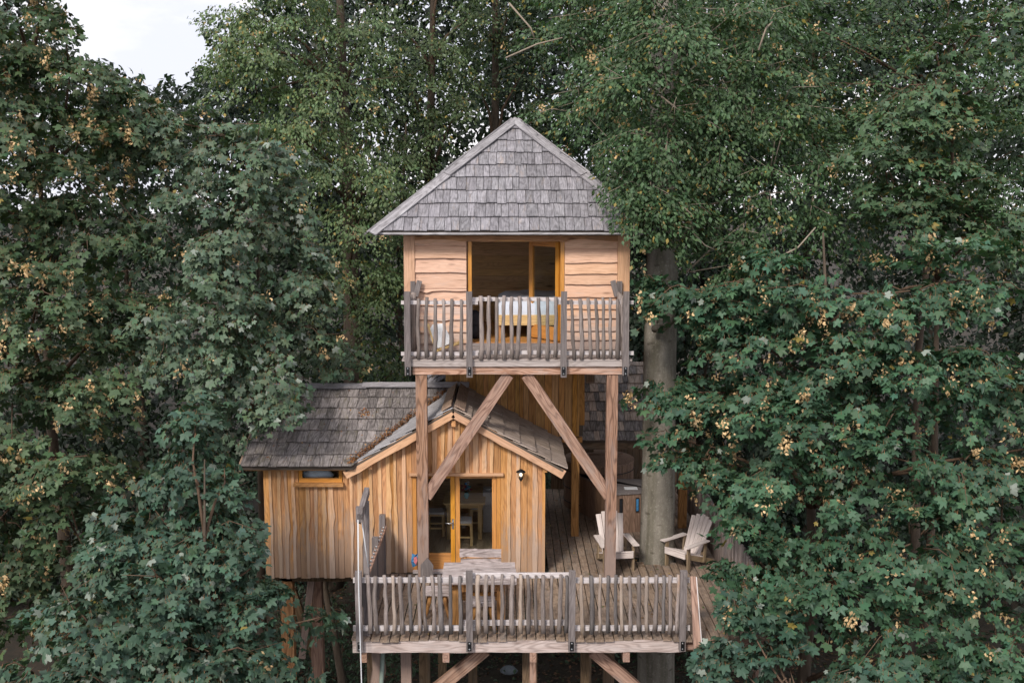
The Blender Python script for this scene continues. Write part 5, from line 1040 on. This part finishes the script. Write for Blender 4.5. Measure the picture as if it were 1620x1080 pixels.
tree('sycamore_tree', 'pale bluish leaved sycamore between the far left maple and the cabin roof', 'tree', 'pale', tk(398, 5.2, 7.5, lean=.2), .12,
     [(260, 190, 4.4, 75, 60, .9), (330, 215, 4.2, 75, 65, .9), (300, 300, 3.8, 90, 70, 1), (400, 270, 4, 85, 80, 1), (480, 300, 4.6, 50, 80, .8), (380, 370, 3.6, 90, 60, 1), (290, 400, 3.2, 90, 65, 1), (470, 420, 4.4, 70, 60, .9), (360, 480, 3.2, 100, 65, 1), (470, 510, 4.2, 75, 60, .9), (260, 530, 2.6, 80, 60, .9), (340, 580, 2.5, 90, 60, .9), (430, 600, 2.9, 70, 50, .7), (530, 570, 5.2, 50, 40, .7), (440, 655, 2.3, 50, 38, .4)],
     [.092, .142, .092], dens=.95, pale=.045, seeds=.2, singles=200, yellow=.004)
tree('young_maple', 'young broad leaved maple in the lower left foreground, in front of the cabin stilts', 'tree', 'maple', tk(300, -.6, 3.2, lean=.2), .09,
     [(310, 660, .4, 50, 50, .5), (290, 730, .2, 75, 55, .7), (240, 800, 0, 90, 60, .8), (345, 790, 0, 60, 55, .6), (320, 870, -.4, 90, 60, .8), (210, 880, -.4, 100, 60, .9), (390, 870, -.3, 35, 60, .4), (270, 950, -1, 110, 60, .9), (390, 960, -.8, 75, 55, .6), (150, 990, -1.2, 110, 70, .9), (330, 1030, -1.4, 110, 65, .9), (425, 935, -.5, 25, 22, .3), (512, 975, -.5, 16, 18, .2), (405, 1045, -.9, 60, 45, .6), (60, 1060, -1.2, 110, 60, .9), (480, 1080, -.9, 50, 18, .3), (200, 1100, -1.6, 160, 70, 1), (420, 880, -.2, 35, 20, .2), (355, 740, .1, 20, 40, .2)],
     [.064, .116, .080], dens=1.0, pale=.03, seeds=.03, singles=300, yellow=.003)
tree('maple_tree', 'large maple with seed clusters filling the right side beside the deck', 'tree', 'maple', tk(1292, 2.2, 6.3, lean=.1), .15,
     [(1110, 460, 2.2, 90, 42, .7), (1210, 440, 2.0, 90, 60, .9), (1060, 470, 2.2, 45, 22, .4), (1200, 540, 1.6, 110, 60, .9), (1320, 460, 1.5, 100, 70, 1), (1440, 460, 1.5, 110, 80, 1), (1560, 440, 1.5, 110, 80, 1), (1330, 570, 1, 110, 75, 1), (1470, 580, .8, 120, 80, 1), (1590, 590, .8, 90, 100, 1), (1080, 620, 2.0, 85, 42, .7), (1060, 690, 1.8, 60, 28, .5), (1170, 640, 1.4, 100, 60, .9), (1110, 725, 1.4, 70, 30, .5), (1250, 690, .7, 110, 70, 1), (1380, 710, .3, 120, 75, 1), (1510, 740, .2, 120, 90, 1), (1200, 770, .4, 85, 55, .8), (1310, 820, 0, 110, 75, .9), (1440, 860, -.2, 120, 80, 1), (1580, 880, 0, 110, 110, 1), (1150, 850, .0, 55, 40, .4), (1200, 880, -.2, 75, 60, .6), (1300, 940, -.5, 110, 70, .9), (1440, 990, -.7, 120, 75, .9), (1180, 960, -.6, 60, 40, .5), (1140, 960, -.6, 34, 34, .4), (1145, 900, -.3, 36, 30, .4), (1050, 455, 2.4, 50, 25, .4), (1080, 500, 2.3, 45, 25, .4), (1580, 1040, -.6, 120, 80, .9), (1690, 700, .5, 90, 250, 1.2)],
     [.058, .122, .070], dens=.95, seeds=1.0, singles=300, pale=.006, yellow=.003)
tree('maple_tree', 'dark leaved maple in the lower right corner below the stair', 'tree', 'maple', tk(1350, -1.6, -.8, lean=-.1), .08,
     [(1150, 1035, -1, 60, 45, .5), (1210, 1000, -1, 60, 45, .5), (1250, 1060, -1.3, 90, 55, .7), (1380, 1080, -1.5, 110, 55, .8), (1530, 1100, -1.5, 120, 50, .8), (1125, 1080, -1, 35, 30, .3), (1160, 945, -.8, 30, 30, .3)],
     [.048, .096, .066], dens=.9, seeds=.04, singles=120, pale=.02, yellow=.003)
# limes behind the cabin and left of the tower
LM = [.116, .172, .078]
tree('lime_tree', 'tall lime with drooping yellow green leaves left of the tower roof', 'tree', 'lime', tk(566, 11.5, 15, lean=-.2), .36,
     [(400, 70, 10, 85, 60, 1.6), (480, 30, 10, 100, 60, 1.6), (560, 60, 10.8, 90, 60, 1.6), (430, 140, 9.4, 90, 60, 1.5), (530, 140, 10, 90, 60, 1.5), (470, 215, 9.4, 90, 55, 1.5), (580, 220, 10.2, 80, 60, 1.5), (520, 290, 9.4, 90, 55, 1.4), (620, 300, 10, 70, 55, 1.3), (560, 370, 9.4, 80, 55, 1.4), (600, 450, 9.4, 60, 55, 1.3), (530, 450, 9, 70, 60, 1.2), (590, 540, 9, 60, 45, 1.1), (350, 60, 9.8, 55, 40, 1.2), (380, 10, 10, 60, 35, 1.2), (450, -60, 10, 170, 60, 2), (640, 380, 10.5, 40, 60, 1), (620, 590, 9.5, 45, 40, 1)],
     LM, dens=1.35, seeds=.10, twigs=.3, yellow=.04)
tree('lime_tree', 'second lime behind the left slope of the tower roof, with sky showing through', 'tree', 'lime', tk(672, 13.5, 16, lean=.3), .26,
     [(640, 50, 13, 70, 45, 1.5), (700, 90, 13, 60, 40, 1.4), (650, 140, 12.4, 70, 45, 1.4), (690, 210, 12.4, 60, 45, 1.3), (740, 30, 13.5, 60, 40, 1.4), (730, 160, 13, 35, 40, 1.2), (650, 250, 12, 60, 45, 1.3), (700, -50, 13, 120, 50, 1.8), (655, 320, 12, 50, 50, 1.2)],
     [.080, .120, .052], dens=1.1, twigs=.3)
tree('beech_tree', 'dark beech with two stems behind the peak of the tower roof', 'tree', 'beech', tk(792, 15, 17, lean=-.2), .26,
     [(770, 60, 14.5, 50, 40, 1.5), (830, 110, 14.5, 50, 45, 1.5), (800, 10, 14.5, 70, 40, 1.5), (860, 40, 15, 50, 50, 1.5), (750, 120, 14, 30, 40, 1.2), (860, 180, 14, 50, 50, 1.3), (800, -60, 14.5, 120, 50, 2)],
     [.046, .076, .036], dens=1.2, twigs=.3, yellow=.05)
tree('beech_tree', 'tall shaded beech in the upper right behind the hanging leaves', 'tree', 'beech', tk(1455, 8.5, 14, lean=.3), .13,
     [(1330, 70, 7.5, 100, 65, 1.4), (1440, 30, 8, 100, 50, 1.4), (1560, 50, 7.5, 100, 60, 1.4), (1380, 150, 7, 90, 55, 1.3), (1590, 140, 7, 90, 60, 1.3), (1270, 130, 6.5, 70, 80, 1.2), (1360, 220, 6, 100, 55, 1.2), (1490, 200, 6.5, 90, 55, 1.2), (1600, 240, 6, 90, 60, 1.2), (1290, 230, 5.5, 70, 60, 1.1), (1340, 330, 5, 90, 70, 1.1), (1580, 330, 5, 110, 70, 1.1), (1400, -50, 8, 220, 60, 2), (1240, 20, 6.5, 80, 60, 1.3)],
     [.066, .118, .056], dens=1.7, seeds=.08, twigs=.4, yellow=.035)
tree('maple_tree', 'light green maple branch tier in the upper right among dark beech leaves', 'tree', 'maple', tk(1480, 4.6, 9.3, lean=.1), .11,
     [(1500, 70, 4.2, 70, 35, .8), (1480, 130, 4, 85, 40, .9), (1440, 200, 3.8, 90, 45, .9), (1540, 190, 4, 70, 40, .9), (1400, 260, 3.6, 90, 45, .9), (1500, 290, 3.4, 100, 50, .9), (1430, 340, 3.2, 100, 50, .9), (1560, 360, 3, 90, 50, .9), (1590, 60, 4, 50, 60, .8)],
     [.070, .124, .064], dens=.85, seeds=.22, singles=120)
# woodland further back
TOPS = {190: 170, 400: 60, 500: -20, 620: 260, 850: 70, 1000: -60, 1090: -30, 1260: -60, 1450: -30, 1660: -40, -40: 40}
bgs = [(500, 14.5, 'dark woodland tree behind the tall lime left of the tower'), (1000, 14, 'dark woodland tree behind the right slope of the tower roof'), (-40, 13, 'dark woodland tree behind the far left maple'), (190, 14, 'dark woodland tree behind the sycamore, under the open sky'), (400, 15, 'dark woodland tree behind the left end of the cabin roof'), (620, 16, 'dark woodland tree just left of the high balcony'), (850, 17, 'dark woodland tree hidden mostly behind the tower'), (1090, 12.5, 'dark woodland tree right of the grey trunk'), (1260, 11.5, 'dark woodland tree behind the hanging leaves'), (1450, 13, 'dark woodland tree behind the large right maple'), (1660, 13, 'dark woodland tree at the far right edge')]
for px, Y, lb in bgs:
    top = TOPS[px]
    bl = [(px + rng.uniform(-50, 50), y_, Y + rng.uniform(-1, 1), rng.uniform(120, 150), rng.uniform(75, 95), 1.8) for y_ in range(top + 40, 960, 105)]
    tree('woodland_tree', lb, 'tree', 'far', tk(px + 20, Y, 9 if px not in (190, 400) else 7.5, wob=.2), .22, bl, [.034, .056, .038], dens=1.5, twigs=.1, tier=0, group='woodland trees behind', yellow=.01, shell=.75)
far = [(-300, 26), (0, 27), (300, 28), (560, 27), (820, 28), (1080, 27), (1350, 26), (1650, 27), (1950, 26)]
V_ = [thing]
def far_wood():
    pos = []; 
    for px in range(-420, 2080, 62):
        for py in range(150 if 60 < px < 400 else -110, 760, 55):
            if py < 215 and rng.random() < .12: continue
            c = np.array(P(px + rng.uniform(-25, 25), py + rng.uniform(-20, 20), 24 + rng.uniform(-2, 2))); m = 170 if py > 235 else 400; pos.append(c + nr.normal(size=(m, 3)) * np.array([.9, .8, .8]))
    for px in list(range(-300, 400, 70)) + list(range(1120, 1950, 70)):
        for py in range(700, 1020, 60):
            c = np.array(P(px + rng.uniform(-25, 25), py + rng.uniform(-20, 20), 14 + rng.uniform(-1.5, 1.5))); pos.append(c + nr.normal(size=(120, 3)) * np.array([.6, .5, .6]))
    p = np.concatenate(pos); p = p[(p[:, 2] > GZ) & ~((p[:, 1] < 9) & (p[:, 0] > -5) & (p[:, 0] < 5))]; n = len(p); x_, y_ = proj(p); p = p[~inpoly(x_, y_, SKYGAP)]; n = len(p); tip = nr.normal(size=(n, 3)); tip[:, 2] -= .6; nn = nr.normal(size=(n, 3)) * .5; nn[:, 2] += .8; nn[:, 1] -= .4
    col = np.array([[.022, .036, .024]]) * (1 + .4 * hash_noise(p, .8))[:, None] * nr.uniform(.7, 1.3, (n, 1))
    me, _ = leaves_mesh('far_wood', 'small', p, tip, nn, nr.uniform(.16, .34, n), col); BR['n'] += len(me.polygons)
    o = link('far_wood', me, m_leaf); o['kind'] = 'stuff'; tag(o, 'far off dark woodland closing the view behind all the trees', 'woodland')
far_wood()
# undergrowth below the deck and behind the stilts
def bushes():
    spots = [(520, 8, 'dark low bush on the forest floor behind the cabin stilts'), (700, 10, 'dark low bush on the forest floor behind the left deck brace'), (880, 11, 'dark low bush on the forest floor behind the middle deck stilt'), (1080, 9.5, 'dark low bush on the forest floor right of the grey trunk'), (330, 8, 'dark low bush on the forest floor behind the young maple')]
    for px, Y, lb in spots:
        x0 = X(px, 900, Y); m = 3600; p = np.array([x0, Y, GZ + .5]) + nr.normal(size=(m, 3)) * np.array([1.3, .7, .75]); p = p[p[:, 2] > GZ]; m = len(p); tip = nr.normal(size=(m, 3)); nn = nr.normal(size=(m, 3)) * .5; nn[:, 2] += .8
        me, _ = leaves_mesh('foliage', 'ovate', p - np.array([x0, Y, GZ]), tip, nn, nr.uniform(.06, .15, m), np.array([[.035, .062, .035]]) * nr.uniform(.6, 1.5, (m, 1)))
        t_ = thing('bush', lb, 'bush', (x0, Y, GZ)); f_ = link('foliage', me, m_leaf, t_, Matrix.Translation((x0, Y, GZ))); f_['kind'] = 'stuff'; BR['n'] += len(me.polygons)
        for k in range(5): tube('stem', t_, m_twig, [(x0 + rng.uniform(-.3, .3), Y, GZ - .1), (x0 + rng.uniform(-.9, .9), Y + rng.uniform(-.4, .4), GZ + rng.uniform(.5, 1.1))], .015, 5)
bushes()
sap = thing('sapling', 'thin curved bare sapling behind the cabin stilts', 'sapling', P(545, 1150, 5.5)); tube('stem', sap, m_bark, [P(550, 1180, 5.5), P(540, 1070, 5.5), P(528, 1000, 5.5), P(514, 930, 5.5), P(505, 880, 5.5)], [.10, .085, .075, .06, .05], 8)
# leaf litter on the ground
def ground_litter():
    m = 26000; p = np.stack([nr.uniform(-9, 9, m), nr.uniform(-2, 16, m), np.full(m, GZ + .0)], 1)
    from mathutils import noise as mn
    z = np.array([mn.noise(Vector((a * .25, b_ * .25, 0))) * .35 + mn.noise(Vector((a * 1.1, b_ * 1.1, 3))) * .10 for a, b_ in p[:, :2]]); p[:, 2] = GZ - .15 + z + .035
    nn = nr.normal(size=(m, 3)) * .35; nn[:, 2] += 1; tip = nr.normal(size=(m, 3)); tip[:, 2] *= .2
    base = np.array([[.16, .08, .045], [.10, .055, .035], [.06, .045, .03], [.05, .07, .03]])[nr.integers(0, 4, m)]
    me, _ = leaves_mesh('leaf_litter', 'small', p, tip, nn, nr.uniform(.06, .13, m), base * nr.uniform(.6, 1.3, (m, 1))); o = link('leaf_litter', me, m_leaf); o['kind'] = 'stuff'; tag(o, 'brown leaf litter covering the shaded forest floor', 'leaf litter'); BR['n'] += len(me.polygons)
ground_litter()
print('LEAF TRIS', BR['n'])
